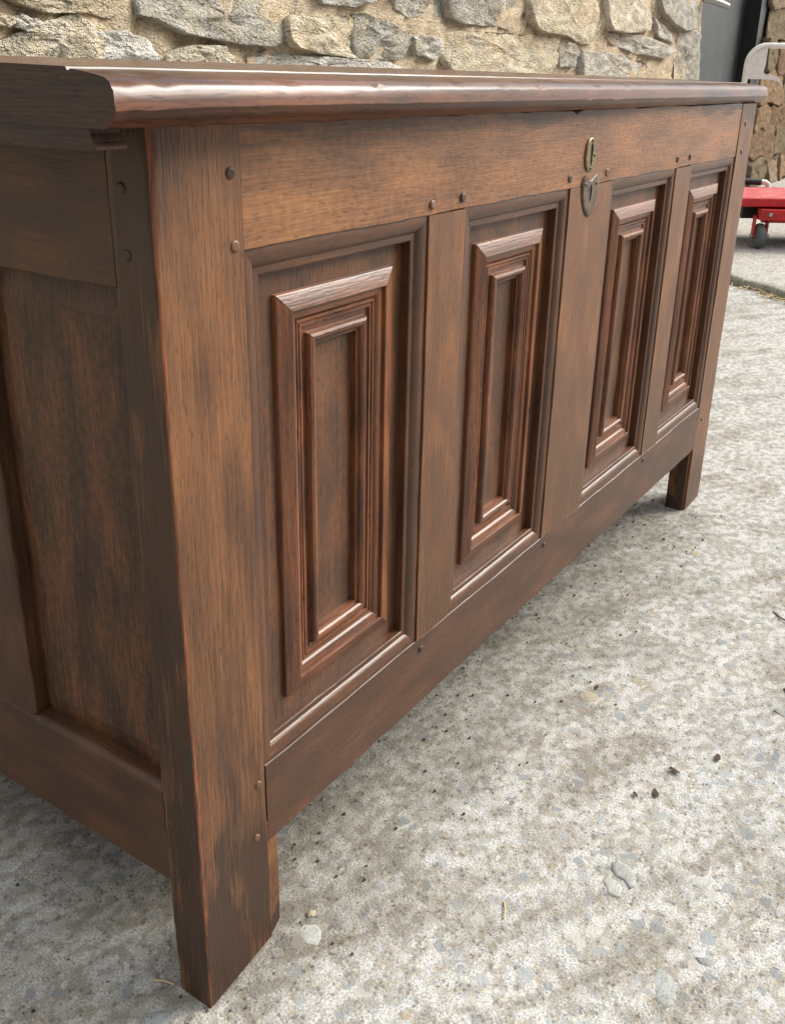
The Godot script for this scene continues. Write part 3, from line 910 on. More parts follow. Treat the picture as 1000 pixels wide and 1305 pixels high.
# ------------------------------------------------------------------ the chest
const PROF_FRAME := [Vector2(-0.0014, -0.0020), Vector2(0, -0.0019), Vector2(0.0010, -0.0018), Vector2(0.0020, -0.0017), Vector2(0.0032, -0.0017), Vector2(0.0060, -0.0019), Vector2(0.0090, -0.0027), Vector2(0.0112, -0.0042), Vector2(0.0122, -0.0054), Vector2(0.0134, -0.0053), Vector2(0.0166, -0.0054), Vector2(0.0174, -0.0060), Vector2(0.0177, -0.0155)]
const PROF_APPLIED := [Vector2(0.0335, -0.0155), Vector2(0.0338, -0.0108), Vector2(0.0342, -0.0100), Vector2(0.0348, -0.0096), Vector2(0.0456, -0.0064), Vector2(0.0463, -0.0068), Vector2(0.0467, -0.0095), Vector2(0.0478, -0.0090), Vector2(0.0500, -0.0092), Vector2(0.0520, -0.0102), Vector2(0.0532, -0.0122), Vector2(0.0538, -0.0128), Vector2(0.0545, -0.0113), Vector2(0.0560, -0.0112), Vector2(0.0563, -0.0126), Vector2(0.0572, -0.0126), Vector2(0.0576, -0.0114), Vector2(0.0595, -0.0116), Vector2(0.0600, -0.0134), Vector2(0.0642, -0.0134), Vector2(0.0647, -0.0112), Vector2(0.0656, -0.0092), Vector2(0.0676, -0.0083), Vector2(0.0698, -0.0087), Vector2(0.0712, -0.0100), Vector2(0.0718, -0.0122), Vector2(0.0742, -0.0126), Vector2(0.0745, -0.0190)]

const W := 1.1525
const DEPTH := 0.44
const Y_RB := 0.1047
const Y_PB := 0.1754
const Y_TB := 0.5462
const Y_TOP := 0.6165

func make_chest() -> void:
	var chest := thing("coffer_chest", "old dark oak panelled coffer chest with four moulded front panels and lidded top", "chest", Vector3(W / 2, 0, -DEPTH / 2))
	var at := -chest.position
	var X := Vector3.RIGHT; var Y := Vector3.UP; var Z := Vector3(0, 0, 1)
	# --- posts: u runs up from the foot
	for side in 2:
		var st := tool()
		var x0 := 0.0 if side == 0 else W - 0.069
		var rf := func(c: int, s: float, rr: float) -> float:
			if side == 0 and c == 0:
				var e := 0.0016 + 0.0012 * wob.get_noise_1d(s * 20.0) + 0.0022 * maxf(0.0, wob.get_noise_1d(s * 60.0 + 9.0) - 0.1)
				e += 0.005 * smoothstep(0.50, 0.615, s)
				return clampf(e, 0.0007, 0.009)
			if s < 0.03 and c != 1: return rr + 0.002
			return rr if c != 1 or side == 1 else 0.0006
		var lean := func(s: float, y: float, _z: float) -> float:
			if s > 0.05: return s
			var k := clampf((y - 0.035) / 0.045, 0.0, 1.0) if side == 0 else clampf((y - 0.03) / 0.12, 0.0, 1.0)
			return s + (0.019 * k * k + 0.0006 * wob.get_noise_1d(y * 260.0)) * (1.0 - s / 0.05)
		board(st, Vector3(x0, 0.0005, 0), Y, X, Z, Y_TOP - 0.001, 0.0684 if side == 0 else 0.069, 0.0325, {"n": 120, "rf": rf, "lean": lean, "uvw": 0.12 if side == 0 else 0.1, "seed": 4.0 + side, "wave": 0.0007})
		var post := put("front_stile", st, M.post if side == 0 else M.post_far, chest, at)
		# the moulded inner edge of the post runs on down the leg
		st = tool()
		if side == 0:
			board(st, Vector3(0.0681, 0.0005, -0.0005), Y, X, Z, Y_RB + 0.02, 0.0118, 0.03, {"n": 40, "r": 0.0008, "uvw": 0.06, "wave": 0.0004,
				"lean": func(s: float, y: float, _z: float) -> float: return s + 0.019 * pow(clampf((0.0334 + y) / 0.045, 0.0, 1.1), 2.0) * maxf(0.0, 1.0 - s / 0.05)})
		else:
			board(st, Vector3(W - 0.0735, 0.001, -0.0035), Y, X, Z, Y_RB + 0.02, 0.0043, 0.028, {"n": 20, "r": 0.0012, "uvw": 0.06})
		put("leg_moulding", st, M.post, post)
		st = tool()
		board(st, Vector3(x0, 0.0005, -DEPTH + 0.0325), Y, X, Z, Y_TOP - 0.001, 0.069, 0.0325, {"n": 20, "r": 0.002})
		put("rear_stile", st, M.post_far, chest, at)
	# --- rails and muntins of the front
	var xl := 0.0685; var xr := W - 0.0692
	var st := tool()
	board(st, Vector3(xl, Y_TB, -0.0006), X, Y, Z, xr - xl, Y_TOP - Y_TB, 0.024, {"n": 140, "wave": 0.0009, "seed": 21.0, "r": 0.0009,
		"rf": func(c: int, s: float, rr: float) -> float: return rr + 0.005 * smoothstep(0.011, 0.003, absf(s - 0.457)) + 0.0012 * maxf(0.0, wob.get_noise_1d(s * 30.0)) if c == 1 else rr})
	put("top_rail", st, M.rail_top, chest, at)
	st = tool()
	board(st, Vector3(xl + 0.001, Y_RB, -0.0004), X, Y, Z, xr - xl - 0.001, Y_PB - Y_RB, 0.024, {"n": 90, "wave": 0.0009, "seed": 33.0, "r": 0.0014})
	put("bottom_rail", st, M.rail_low, chest, at)
	var mx := [[0.2720, 0.3265], [0.5252, 0.6290], [0.8325, 0.8893]]
	for k in 3:
		st = tool()
		board(st, Vector3(mx[k][0], Y_PB + 0.0003, -0.0003), Y, X, Z, Y_TB - Y_PB - 0.0006, mx[k][1] - mx[k][0], 0.024, {"n": 50, "wave": 0.0005, "seed": 40.0 + k, "r": 0.0007})
		put("muntin", st, M.muntin[k], chest, at)
	# --- panels
	var px := [[xl, mx[0][0]], [mx[0][1], mx[1][0]], [mx[1][1], mx[2][0]], [mx[2][1], xr]]
	for k in 4:
		var x0: float = px[k][0]; var x1: float = px[k][1]
		var w := x1 - x0; var h := Y_TB - Y_PB
		st = tool()
		var zg := -0.0132
		var uv := func(p: Vector3) -> Vector2: return Vector2((p.y - Y_PB) / h, (p.x - x0) / w)
		var o_ := 0.012; var i_ := 0.038
		for q in [[o_, o_, w - o_, i_], [o_, h - i_, w - o_, h - o_], [o_, i_, i_, h - i_], [w - i_, i_, w - o_, h - i_]]:
			var pts := [Vector3(x0 + q[0], Y_PB + q[1], zg), Vector3(x0 + q[2], Y_PB + q[1], zg), Vector3(x0 + q[2], Y_PB + q[3], zg), Vector3(x0 + q[0], Y_PB + q[3], zg)]
			flat_quad(st, pts[0], pts[1], pts[2], pts[3], Z, pts.map(uv))
		# the sunk middle, faintly hollow
		var e := 0.0705
		var gx := 8; var gy := 24
		var mpt := func(i: int, j: int) -> Vector3:
			var a := lerpf(e, w - e, float(i) / gx); var b := lerpf(e, h - e, float(j) / gy)
			return Vector3(x0 + a, Y_PB + b, -0.0170 + wob.get_noise_2d(a * 30.0 + k * 9.0, b * 14.0) * 0.0006)
		for i in gx:
			for j in gy:
				var pts := [mpt.call(i, j), mpt.call(i + 1, j), mpt.call(i + 1, j + 1), mpt.call(i, j + 1)]
				flat_quad(st, pts[0], pts[1], pts[2], pts[3], Z, pts.map(uv))
		var pan := put("panel", st, M.panel[k % 2], chest, at)
		for q in 2:
			var prof: Array = PROF_FRAME if q == 0 else PROF_APPLIED
			var called := "frame_moulding" if q == 0 else "applied_moulding"
			for s in 4:
				st = tool()
				var sd := k * 8.0 + q * 4.0 + s + 0.5
				var up: float = h; var ac: float = w
				var sx := 0.002 if q == 1 else 0.0
				var kx := 1.054 if q == 1 else 1.0   # the applied frames are a little wider at their sides
				if s < 2 and q == 1: prof = PROF_APPLIED.map(func(p: Vector2) -> Vector2: return Vector2(p.x * 1.054, p.y))
				else: prof = PROF_FRAME if q == 0 else PROF_APPLIED
				if s == 0: strip(st, prof, Vector3(x0 + sx, Y_PB, 0), Y, X, Z, up, 1.0 / kx, 1.0 / kx, 60, sd)
				if s == 1: strip(st, prof, Vector3(x1 + sx, Y_PB, 0), Y, -X, Z, up, 1.0 / kx, 1.0 / kx, 60, sd)
				if s == 2: strip(st, prof, Vector3(x0 + sx, Y_PB, 0), X, Y, Z, ac, kx, kx, 36, sd)
				if s == 3: strip(st, prof, Vector3(x0 + sx, Y_TB, 0), X, -Y, Z, ac, kx, kx, 36, sd)
				put(called, st, M.moulding if q == 1 else M.mould_dull, pan)
	# --- left end (seen) and right end
	for side in 2:
		var xo := 0.0008 if side == 0 else W - 0.0008
		var o := Vector3(-1, 0, 0) if side == 0 else Vector3(1, 0, 0)
		var zf := -0.033; var zb := -DEPTH + 0.033
		# widths run towards the back so that the faces look outwards
		st = tool()
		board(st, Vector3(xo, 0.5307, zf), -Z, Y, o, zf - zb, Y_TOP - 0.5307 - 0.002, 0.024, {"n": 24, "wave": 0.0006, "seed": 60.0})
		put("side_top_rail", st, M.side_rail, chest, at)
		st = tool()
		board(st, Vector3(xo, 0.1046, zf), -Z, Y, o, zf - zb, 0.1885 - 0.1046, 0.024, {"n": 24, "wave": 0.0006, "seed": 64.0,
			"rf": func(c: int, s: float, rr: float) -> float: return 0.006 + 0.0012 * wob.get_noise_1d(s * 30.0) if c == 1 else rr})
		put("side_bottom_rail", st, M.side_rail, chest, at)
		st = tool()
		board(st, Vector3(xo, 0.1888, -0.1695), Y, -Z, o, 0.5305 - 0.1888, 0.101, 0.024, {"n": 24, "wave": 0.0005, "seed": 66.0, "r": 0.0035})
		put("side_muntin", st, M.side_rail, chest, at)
		for k in 2:
			st = tool()
			var za := zf if k == 0 else -0.2707
			var zz := -0.1693 if k == 0 else zb
			var gx := 14; var gy := 30
			var spt := func(i: int, j: int) -> Vector3:
				var a := float(i) / gx; var b := float(j) / gy
				var edge := minf(minf(a, 1.0 - a) * 9.0, minf(b, 1.0 - b) * 16.0)
				var dep := 0.010 + 0.004 * (1.0 - clampf(edge, 0.0, 1.0)) + wob.get_noise_2d(a * 2.0 + k, b * 3.0) * 0.0012
				return Vector3(xo - o.x * dep, lerpf(0.184, 0.534, b), lerpf(za + 0.004, zz - 0.004, a))
			for i in gx:
				for j in gy:
					var pts := [spt.call(i, j), spt.call(i + 1, j), spt.call(i + 1, j + 1), spt.call(i, j + 1)]
					var nn: Vector3 = (pts[1] - pts[0]).cross(pts[3] - pts[0]).normalized()
					if nn.dot(o) < 0.0: nn = -nn
					flat_quad(st, pts[0], pts[1], pts[2], pts[3], nn, [Vector2(float(j) / gy, float(i) / gx), Vector2(float(j) / gy, float(i + 1) / gx), Vector2(float(j + 1) / gy, float(i + 1) / gx), Vector2(float(j + 1) / gy, float(i) / gx)])
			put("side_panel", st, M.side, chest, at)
	# --- back, floor and the boards inside that close the box
	st = tool()
	slab_box(st, Vector3(0.06, 0.11, -DEPTH + 0.006), Vector3(W - 0.06, Y_TOP - 0.003, -DEPTH + 0.02))
	slab_box(st, Vector3(0.03, 0.115, -DEPTH + 0.021), Vector3(W - 0.03, 0.13, -0.027))
	put("carcass", st, M.inside, chest, at)
	st = tool()
	slab_box(st, Vector3(0.07, 0.131, -0.0275), Vector3(W - 0.07, Y_TOP - 0.003, -0.0195))
	slab_box(st, Vector3(0.0265, 0.131, -DEPTH + 0.034), Vector3(0.030, Y_TOP - 0.003, -0.034))
	put("lining", st, M.inside, chest, at)
	make_lid(chest, at)
	# --- pegs
	for p in [[0.0595, 0.5901, 1], [0.0608, 0.5498, 0], [0.2756, 0.5537, 0], [0.321, 0.555, 1], [0.5219, 0.5553, 1], [0.6124, 0.5553, 0], [0.831, 0.5566, 1], [0.8781, 0.5569, 1], [1.1075, 0.5894, 1], [1.1081, 0.5526, 1], [0.0607, 0.1649, 0], [0.0565, 0.1187, 0], [0.2805, 0.1635, 1], [0.534, 0.1640, 1], [0.8425, 0.1655, 1], [1.1060, 0.1500, 1]]:
		st = tool()
		var rad := (0.0037 if p[1] > 0.3 else 0.0030) + 0.0006 * wob.get_noise_1d(p[0] * 90.0)
		lathe(st, [Vector2(rad, -0.002), Vector2(rad, 0.0003), Vector2(rad * 0.88, 0.0007), Vector2(rad * 0.5, 0.0008), Vector2(0.0, 0.0007)], Vector3(p[0], p[1], 0.0002), Vector3(wob.get_noise_1d(p[0] * 33.0) * 0.3, wob.get_noise_1d(p[1] * 70.0) * 0.3, 1).normalized(), 12)
		put("peg", st, M.peg_dark if p[2] == 1 else M.peg, chest, at)
	for p in [[0.585, -0.0221], [0.5501, -0.0218], [0.1616, -0.026], [0.1131, -0.0229]]:
		st = tool()
		lathe(st, [Vector2(0.0034, -0.002), Vector2(0.0034, 0.0003), Vector2(0.0029, 0.0008), Vector2(0.0, 0.0010)], Vector3(0.0, p[0], p[1]), Vector3(-1, 0, 0), 12)
		put("peg", st, M.peg_dark, chest, at)
	# --- keyhole plates
	var oval := func(a: float) -> Vector2: return Vector2(cos(a) * 0.0132 * (1.0 + 0.03 * cos(3.0 * a)), sin(a) * 0.0158)
	key_plate("keyhole_plate", oval, Vector3(0.5645, 0.5752, 0), 0.0016, M.brass, chest, at, [Vector2(0, 0.0128), Vector2(0.0075, -0.001), Vector2(0, -0.0128)], 0.011, 0.0)
	var heart := func(a: float) -> Vector2:
		var s := sin(a); var c := cos(a)
		var x := 0.0213 * s * (1.0 + 0.06 * cos(2.0 * a))
		var y := 0.0232 * c
		if c > 0.0:
			y = 0.0130 + 0.0040 * c * (1.0 - pow(absf(c), 10.0) * 1.9) - 0.0125 * (1.0 - c) * 0.35
		else:
			x = 0.0213 * signf(s) * pow(absf(s), 1.35)
			y = 0.0086 + c * 0.0345
		return Vector2(x, y)
	key_plate("heart_escutcheon", heart, Vector3(0.5708, 0.5412, 0), 0.0014, M.iron, chest, at, [Vector2(-0.0135, 0.006), Vector2(0.0135, 0.006)], 0.0082, -0.003)

func key_plate(called: String, shape: Callable, c: Vector3, t: float, m: Material, chest: Node3D, at: Vector3, nails: Array, hole_h: float, hole_y: float) -> void:
	var n := 40
	var st := tool()
	var Z := Vector3(0, 0, 1)
	var slot := func(a: float) -> Vector2:
		# keyhole: round above, narrower below
		var q := Vector2(sin(a), cos(a))
		var wd := 0.0036 if q.y > 0.25 else 0.0026
		return Vector2(q.x * wd, q.y * hole_h + hole_y)
	for k in n:
		var a := TAU * k / n; var b := TAU * (k + 1) / n
		var f := PI / 2 - a if called == "keyhole_plate" else a
		var g := PI / 2 - b if called == "keyhole_plate" else b
		var o0: Vector2 = shape.call(f); var o1: Vector2 = shape.call(g)
		var s0: Vector2 = slot.call(a); var s1: Vector2 = slot.call(b)
		var top := func(p: Vector2, z: float) -> Vector3: return c + Vector3(p.x, p.y, z)
		var m0 := s0.lerp(o0, 0.82); var m1 := s1.lerp(o1, 0.82)
		flat_quad(st, top.call(s0, t), top.call(s1, t), top.call(m1, t), top.call(m0, t), Z)
		var nb2 := (Vector3(o0.x, o0.y, 0).normalized() + Z).normalized()
		flat_quad(st, top.call(m0, t), top.call(m1, t), top.call(o1, t * 0.55), top.call(o0, t * 0.55), nb2)
		var nr := Vector3(o0.x, o0.y, 0).normalized()
		flat_quad(st, top.call(o0, t * 0.55), top.call(o1, t * 0.55), top.call(o1, -0.001), top.call(o0, -0.001), nr)
		var ni := -Vector3(s0.x, s0.y - hole_y, 0).normalized()
		flat_quad(st, top.call(s0, t), top.call(s1, t), top.call(s1, 0.0001), top.call(s0, 0.0001), ni)
	var plate := put(called, st, m, chest, at)
	st = tool()
	for k in n:
		var s0: Vector2 = slot.call(TAU * k / n); var s1: Vector2 = slot.call(TAU * (k + 1) / n)
		tri(st, c + Vector3(0, hole_y, 0.0007), c + Vector3(s0.x * 1.1, s0.y, 0.0007), c + Vector3(s1.x * 1.1, s1.y, 0.0007), Z, Z, Z, Vector2.ZERO, Vector2.ZERO, Vector2.ZERO)
	put("keyhole", st, M.hole, plate)
	for p in nails:
		st = tool()
		lathe(st, [Vector2(0.0017, 0), Vector2(0.0016, 0.0005), Vector2(0.0009, 0.0009), Vector2(0, 0.001)], c + Vector3(p.x, p.y, t), Z, 8)
		put("nail", st, M.peg_dark, plate)

func make_lid(chest: Node3D, at: Vector3) -> void:
	# cross section (z, y) from the back over the top to the underside; the top rises a little to the back, as old lids do
	var xl := -0.0455; var xr := 1.187
	var sec := [Vector2(-0.482, 0.632), Vector2(-0.482, 0.652), Vector2(-0.478, 0.6542), Vector2(-0.36, 0.6518), Vector2(-0.24, 0.6490), Vector2(-0.12, 0.6464), Vector2(-0.03, 0.6441), Vector2(-0.001, 0.6434), Vector2(0.0012, 0.6432), Vector2(0.002, 0.6418), Vector2(0.0032, 0.6416), Vector2(0.0042, 0.6424), Vector2(0.012, 0.6416), Vector2(0.0205, 0.6404),
		Vector2(0.0262, 0.6392), Vector2(0.0297, 0.6375), Vector2(0.0316, 0.6353), Vector2(0.0322, 0.6340), Vector2(0.0332, 0.6295), Vector2(0.0338, 0.6262), Vector2(0.0333, 0.6253), Vector2(0.0262, 0.6182), Vector2(0.0240, 0.6172), Vector2(-0.01, 0.6170), Vector2(-0.2, 0.6190), Vector2(-0.47, 0.630)]
	var nrm := profile_normals(sec, 0.88)
	var ns := 110
	var grid: Array = []
	for i in ns + 1:
		var t := float(i) / ns
		var row: Array = []
		var acc := 0.0
		for j in sec.size():
			var p: Vector2 = sec[j]
			if j > 0: acc += p.distance_to(sec[j - 1])
			var front := smoothstep(-0.15, 0.0, p.x)
			var z := p.x - 0.0285 * t * front
			var y := p.y
			var e := wob.get_noise_2d(t * 16.0, j * 0.12 + 3.0) * 0.00025 + wob.get_noise_2d(t * 90.0, j * 0.5) * 0.00015
			if j > 12 and j < 23:
				var nick := wob.get_noise_2d(t * 45.0 + 11.0, j * 0.35)
				if nick > 0.34: e -= (nick - 0.34) * 0.005
				# knocked corner at the left end
				e -= 0.0035 * smoothstep(0.05, 0.0, t) * maxf(0.0, wob.get_noise_2d(t * 160.0, j * 0.4 + 8.0) + 0.15)
			row.append([Vector3(lerpf(xl, xr, t), y + e * (0.9 if j > 4 and j < 24 else 0.3), z + (e if j > 12 else 0.0)), Vector2(t, acc / 0.3)])
		grid.append(row)
	var st := tool()
	for i in ns:
		for j in sec.size() - 1:
			var a: Vector2 = nrm[j][0]; var b: Vector2 = nrm[j][1]
			var n0 := Vector3(0, a.y, a.x); var n1 := Vector3(0, b.y, b.x)
			var P = grid[i][j]; var Q = grid[i][j + 1]; var R = grid[i + 1][j + 1]; var S = grid[i + 1][j]
			quad(st, [P[0], Q[0], R[0], S[0]], [n0, n1, n1, n0], [P[1], Q[1], R[1], S[1]])
	var lid := put("lid", st, M.lid, chest, at)
	# end faces
	var flat := PackedVector2Array(sec)
	var ix := Geometry2D.triangulate_polygon(flat)
	for e in 2:
		st = tool()
		var row: Array = grid[0] if e == 0 else grid[ns]
		var n := Vector3(-1 if e == 0 else 1, 0, 0)
		for k in ix.size() / 3:
			var v: Array = []
			for q in 3: v.append(row[ix[k * 3 + q]][0])
			var uv: Array = v.map(func(p: Vector3) -> Vector2: return Vector2((p.z + 0.48) / 0.52, (p.y - 0.61) / 0.06))
			tri(st, v[0], v[1], v[2], n, n, n, uv[0], uv[1], uv[2])
		put("end_grain", st, M.endgrain, lid)
		# the batten under each end
		st = tool()
		var x0 := xl + 0.0006 if e == 0 else xr - 0.0186
		var bat := tool()
		var pr := [Vector2(-0.46, 0.6165 + 0.0135), Vector2(0.008, 0.6208), Vector2(0.012, 0.6195), Vector2(0.0125, 0.6150), Vector2(0.0140, 0.6112), Vector2(0.0165, 0.6090), Vector2(0.0160, 0.6078), Vector2(0.008, 0.6074), Vector2(-0.02, 0.6072), Vector2(-0.46, 0.6120)]
		if e == 1:
			for q in pr.size(): pr[q] -= Vector2(0.03, 0.0)
		var pn := PackedVector2Array(pr)
		var ti := Geometry2D.triangulate_polygon(pn)
		for f in 2:
			var xx: float = x0 + 0.018 * f
			var nf := Vector3(-1 if f == 0 else 1, 0, 0)
			for k in ti.size() / 3:
				var v: Array = []
				for q in 3: v.append(Vector3(xx, pr[ti[k * 3 + q]].y, pr[ti[k * 3 + q]].x))
				var uv: Array = v.map(func(p: Vector3) -> Vector2: return Vector2((p.z + 0.48) / 0.52, (p.y - 0.60) / 0.06 + 0.4))
				tri(bat, v[0], v[1], v[2], nf, nf, nf, uv[0], uv[1], uv[2])
		for q in pr.size():
			var a: Vector2 = pr[q]; var b: Vector2 = pr[(q + 1) % pr.size()]
			var tt := (b - a).normalized()
			var nn := Vector3(0, tt.x, -tt.y)
			flat_quad(bat, Vector3(x0, a.y, a.x), Vector3(x0 + 0.018, a.y, a.x), Vector3(x0 + 0.018, b.y, b.x), Vector3(x0, b.y, b.x), nn, [Vector2(a.x * 2.0 + a.y * 2.0, 0.1), Vector2(a.x * 2.0 + a.y * 2.0, 0.25), Vector2(b.x * 2.0 + b.y * 2.0, 0.25), Vector2(b.x * 2.0 + b.y * 2.0, 0.1)])
		put("batten", bat, M.endgrain, lid)

# ------------------------------------------------------------------ the trolley
func make_trolley() -> void:
	var o := Vector3(3.675, 0.03, -0.575)
	var X := Vector3(0.559, 0, 0.829); var Z := Vector3(0.829, 0, -0.559); var Y := Vector3.UP
	var t := thing("lift_trolley", "red platform lift trolley with white hoop handle standing before the brown stone wall", "trolley", o + X * 0.24 + Z * 0.22)
	var at := o - t.position
	var b := func(x0: float, y0: float, z0: float, w: float, h: float, d: float, r := 0.004) -> SurfaceTool:
		var st := tool()
		board(st, X * x0 + Y * y0 + Z * z0, X, Y, -Z, w, h, d, {"r": r, "n": 4, "wave": 0.0})
		return st
	put("platform", b.call(-0.10, 0.164, -0.02, 0.66, 0.034, 0.44, 0.006), M.red, t, at)
	put("platform_top", b.call(-0.094, 0.1955, -0.014, 0.648, 0.004, 0.428, 0.002), M.red_top, t, at)
	put("front_bar", b.call(0.0, 0.116, -0.04, 0.50, 0.042, 0.045), M.red, t, at)
	put("side_beam", b.call(0.03, 0.10, 0.01, 0.42, 0.045, 0.03), M.red, t, at)
	put("chassis", b.call(-0.04, 0.11, 0.06, 0.56, 0.075, 0.34), M.chassis, t, at)
	for k in 2:
		var x := 0.02 + 0.42 * k
		var st := tool()
		for s in [-1, 1]:
			var f: SurfaceTool = b.call(x - 0.003 + s * 0.026, 0.045, -0.005, 0.006, 0.085, 0.026, 0.001)
			st.append_from(f.commit(), 0, Transform3D())
		var fork := put("caster_fork", st, M.red, t, at)
		st = tool()
		wheel(st, X * x + Y * 0.05 + Z * 0.004, X, 0.05, 0.034)
		put("front_wheel", st, M.tyre, t, at)
		st = tool()
		tube(st, [X * (x - 0.038) + Y * 0.05 + Z * 0.004, X * (x + 0.038) + Y * 0.05 + Z * 0.004], 0.007, 8)
		put("axle", st, M.steel, fork)
		st = tool()
		wheel(st, X * (-0.01 + 0.49 * k) + Y * 0.06 + Z * 0.33, X, 0.06, 0.045)
		put("rear_wheel", st, M.grip, t, at)
	for k in 4:
		var bolt := tool()
		lathe(bolt, [Vector2(0.008, 0.0), Vector2(0.008, 0.004), Vector2(0.006, 0.006), Vector2(0.0, 0.006)], X * (0.035 + 0.143 * k) + Y * 0.137 - Z * 0.0405, -Z, 6)
		put("bolt", bolt, M.steel, t, at)
	# hoop handle
	var zt := 0.44
	var top := 0.762
	var pts: Array = []
	var xa := 0.022; var xb := 0.55; var cr := 0.075
	pts.append(X * xa + Y * 0.19 + Z * zt)
	pts.append(X * xa + Y * 0.5 + Z * zt)
	for k in 9:
		var a := PI - PI / 2 * k / 8.0
		pts.append(X * (xa + cr + cos(a) * cr) + Y * (top - cr + sin(a) * cr) + Z * zt)
	for k in 9:
		var a := PI / 2 - PI / 2 * k / 8.0
		pts.append(X * (xb - cr + cos(a) * cr) + Y * (top - cr + sin(a) * cr) + Z * zt)
	pts.append(X * xb + Y * 0.19 + Z * zt)
	var st := tool()
	tube(st, pts, 0.0115, 12)
	var hoop := put("hoop_handle", st, M.white, t, at)
	# web plate and hooked release lever in the corner of the hoop
	var web := [Vector2(xa, 0.645), Vector2(xa + 0.004, 0.70), Vector2(xa + 0.022, 0.748), Vector2(xa + 0.05, 0.768), Vector2(xa + 0.077, 0.772), Vector2(xa + 0.077, 0.70), Vector2(xa + 0.072, 0.672), Vector2(xa + 0.085, 0.664), Vector2(xa + 0.115, 0.664), Vector2(xa + 0.145, 0.650), Vector2(xa + 0.166, 0.618), Vector2(xa + 0.150, 0.634), Vector2(xa + 0.125, 0.643), Vector2(xa + 0.09, 0.645)]
	for q in web.size(): web[q].y -= 0.013
	st = tool()
	var pw := PackedVector2Array(web)
	var ti := Geometry2D.triangulate_polygon(pw)
	for f in [-0.005, 0.005]:
		var n := Z * signf(f)
		for k in ti.size() / 3:
			var v: Array = []
			for q in 3: v.append(X * web[ti[k * 3 + q]].x + Y * web[ti[k * 3 + q]].y + Z * (zt + f))
			tri(st, v[0], v[1], v[2], n, n, n, Vector2.ZERO, Vector2.ZERO, Vector2.ZERO)
	for q in web.size():
		var a: Vector2 = web[q]; var c: Vector2 = web[(q + 1) % web.size()]
		var e := (c - a).normalized()
		var n := X * -e.y + Y * e.x
		flat_quad(st, X * a.x + Y * a.y + Z * (zt - 0.005), X * c.x + Y * c.y + Z * (zt - 0.005), X * c.x + Y * c.y + Z * (zt + 0.005), X * a.x + Y * a.y + Z * (zt + 0.005), n)
	put("release_lever", st, M.white, hoop)
	st = tool()
	tube(st, [X * (xa + 0.055) + Y * 0.646 + Z * zt, X * (xa + 0.054) + Y * 0.625 + Z * zt, X * (xa + 0.049) + Y * 0.596 + Z * zt], [0.0035, 0.0045, 0.005], 8)
	put("cable_end", st, M.steel, hoop)
	# low push handle behind the platform
	st = tool()
	tube(st, [X * -0.06 + Y * 0.225 + Z * 0.41, X * 0.145 + Y * 0.220 + Z * 0.41], 0.014, 10)
	put("grip", st, M.grip, t, at)
	st = tool()
	tube(st, [X * 0.14 + Y * 0.220 + Z * 0.41, X * 0.165 + Y * 0.220 + Z * 0.41, X * 0.178 + Y * 0.212 + Z * 0.41, X * 0.181 + Y * 0.187 + Z * 0.41], 0.011, 10)
	put("handle_bend", st, M.white, t, at)

func wheel(st: SurfaceTool, c: Vector3, ax: Vector3, r: float, w: float) -> void:
	lathe(st, [Vector2(0.0, -w / 2), Vector2(r * 0.5, -w / 2), Vector2(r * 0.8, -w * 0.46), Vector2(r * 0.96, -w * 0.3), Vector2(r, 0), Vector2(r * 0.96, w * 0.3), Vector2(r * 0.8, w * 0.46), Vector2(r * 0.5, w / 2), Vector2(0, w / 2)], c, ax, 28)

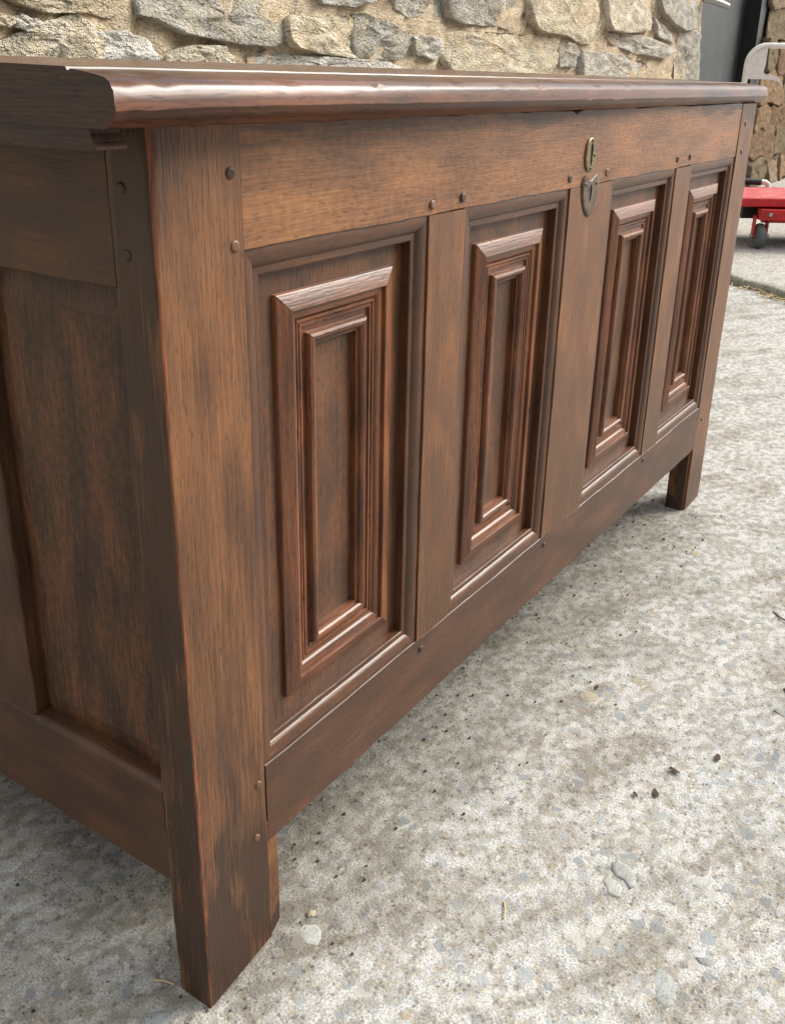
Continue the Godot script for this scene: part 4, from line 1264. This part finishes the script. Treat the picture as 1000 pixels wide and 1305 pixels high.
# ------------------------------------------------------------------ litter on the concrete
func make_litter() -> void:
	var r := RandomNumberGenerator.new(); r.seed = 88
	# broken straw blown against the foot of the raised slab
	var st := tool()
	for k in 150:
		var s := r.randf_range(-0.2, 0.55)
		var base := Vector3(2.96, 0.0, -0.37) - Vector3(-0.588, 0, 0.809) * s - Vector3(0.809, 0, 0.588) * absf(r.randfn(0.02, 0.035))
		base.y = ground_height(base.x, base.z) + 0.003 + r.randf() * 0.006
		var a := r.randf() * TAU; var l := r.randf_range(0.008, 0.03)
		var e := Vector3(cos(a), r.randf_range(-0.1, 0.2), sin(a)) * l
		tube(st, [base, base + e], 0.0016, 4)
	var o := put("straw_litter", st, M.straw)
	tag(o, "yellow straw and chaff lying along the foot of the raised slab", "straw")
	o.set_meta("kind", "stuff")
	# grit and crumbs along the chest
	st = tool()
	for k in 420:
		var p: Vector3
		if k < 360: p = Vector3(r.randf_range(0.08, 1.1), 0, -0.08 + 0.15 * pow(r.randf(), 2.2))
		elif k < 400: p = Vector3(r.randf_range(-0.12, 0.02), 0, r.randf_range(-0.4, 0.05))
		else: p = Vector3(r.randf_range(-0.2, 1.3), 0, r.randf_range(0.0, 0.3))
		p.y = ground_height(p.x, p.z) + 0.0005
		var s := 0.0005 + 0.0012 * pow(r.randf(), 3.0)
		tube(st, [p - Vector3(s, 0, 0), p + Vector3(0, s * 0.5, r.randf_range(-s, s)), p + Vector3(s, 0, 0)], [s * 0.5, s, s * 0.4], 5)
	o = put("grit", st, M.leaf)
	tag(o, "dark grit and crumbs scattered over the concrete around the chest", "grit")
	o.set_meta("kind", "stuff")
	# single bits that can be picked out: [kind, x, z, angle, length, label]
	var bits := [
		["straw", 0.205, 0.135, 0.5, 0.017, "pale straw stalk lying on open concrete in front of the nearest panel"],
		["straw", -0.083, -0.085, 1.1, 0.012, "short pale straw chip near the left foot, at the lower left"],
		["leaf", 0.545, 0.075, 0.3, 0.009, "small dark leaf scrap close to the lower rail, roughly below the lock"],
		["leaf", 0.415, 0.19, 0.6, 0.012, "dark leaf scrap in the brown streak, nearer of two close together"],
		["leaf", 0.455, 0.195, 1.3, 0.013, "dark leaf scrap in the brown streak, farther of two close together"],
		["leaf", 0.50, 0.225, 0.2, 0.013, "flat dark leaf scrap lying apart on pale concrete"],
		["twig", 0.66, 0.26, 0.95, 0.020, "reddish twig stub on the open concrete at the right"],
		["leaf", 0.40, 0.175, 0.9, 0.008, "tiny dark crumb beside the leaf scraps"],
		["straw", -0.005, -0.045, 2.0, 0.018, "thin curved straw under the left end rail"],
		["twig", 0.76, 0.29, 1.05, 0.055, "long thin twig lying on the concrete beyond the leaf scraps"],
		["twig", 0.82, 0.22, 0.85, 0.06, "long thin twig nearest the far foot of the chest"],
		["pebble", 0.1095, 0.006, 0.0, 0.005, "small loose tan pebble beside the front left foot"],
	]
	for q in bits:
		var y := ground_height(q[1], q[2])
		var dirv := Vector3(cos(q[3]), 0, -sin(q[3])); var side := Vector3(-dirv.z, 0, dirv.x)
		st = tool()
		var l: float = q[4]
		if q[0] == "straw":
			tube(st, [-dirv * l * 0.5 + Vector3(0, 0.001, 0), side * l * 0.06 + Vector3(0, 0.0018, 0), dirv * l * 0.5 + Vector3(0, 0.0012, 0)], 0.0007 if l > 0.013 else 0.0013, 6)
		elif q[0] == "twig":
			tube(st, [-dirv * l * 0.5 + Vector3(0, 0.001, 0), -dirv * l * 0.1 + side * l * 0.05 + Vector3(0, 0.0022, 0), dirv * l * 0.2 - side * l * 0.03 + Vector3(0, 0.0017, 0), dirv * l * 0.5 + Vector3(0, 0.001, 0)], [0.0008, 0.0012, 0.0010, 0.0005] if l > 0.03 else [0.002, 0.0024, 0.0022, 0.0016], 6)
		elif q[0] == "pebble":
			pebble(st, l, l * 0.8, r)
			# a loose one stands higher
		else:
			var ring: Array = []
			for k in 9:
				var a := TAU * k / 9
				ring.append(dirv * cos(a) * l * 0.5 * r.randf_range(0.75, 1.1) + side * sin(a) * l * 0.26 * r.randf_range(0.7, 1.1) + Vector3(0, 0.0012 + r.randf() * 0.002, 0))
			for k in 9:
				var a: Vector3 = ring[k]; var c: Vector3 = ring[(k + 1) % 9]
				tri(st, Vector3(0, 0.0032, 0), a, c, Vector3.UP, Vector3.UP, Vector3.UP, Vector2.ZERO, Vector2.ZERO, Vector2.ZERO)
				tri(st, Vector3(0, 0.0002, 0), a, c, Vector3.DOWN, Vector3.DOWN, Vector3.DOWN, Vector2.ZERO, Vector2.ZERO, Vector2.ZERO)
		var m: Material = {"straw": M.straw, "twig": M.twig, "leaf": M.leaf, "pebble": M.pebbles[2]}[q[0]]
		var called: String = {"straw": "straw_stalk", "twig": "twig", "leaf": "leaf_scrap", "pebble": "loose_pebble"}[q[0]]
		var b := put(called, st, m, self, Vector3(q[1], y, q[2]))
		if q[0] == "pebble": b.scale = Vector3(1, 2.6, 1)
		tag(b, q[5], {"straw": "straw", "twig": "twig", "leaf": "leaf", "pebble": "pebble"}[q[0]], {"straw": "straw stalks lying on the concrete", "twig": "twigs lying on the concrete", "leaf": "leaf scraps lying on the concrete", "pebble": ""}[q[0]])
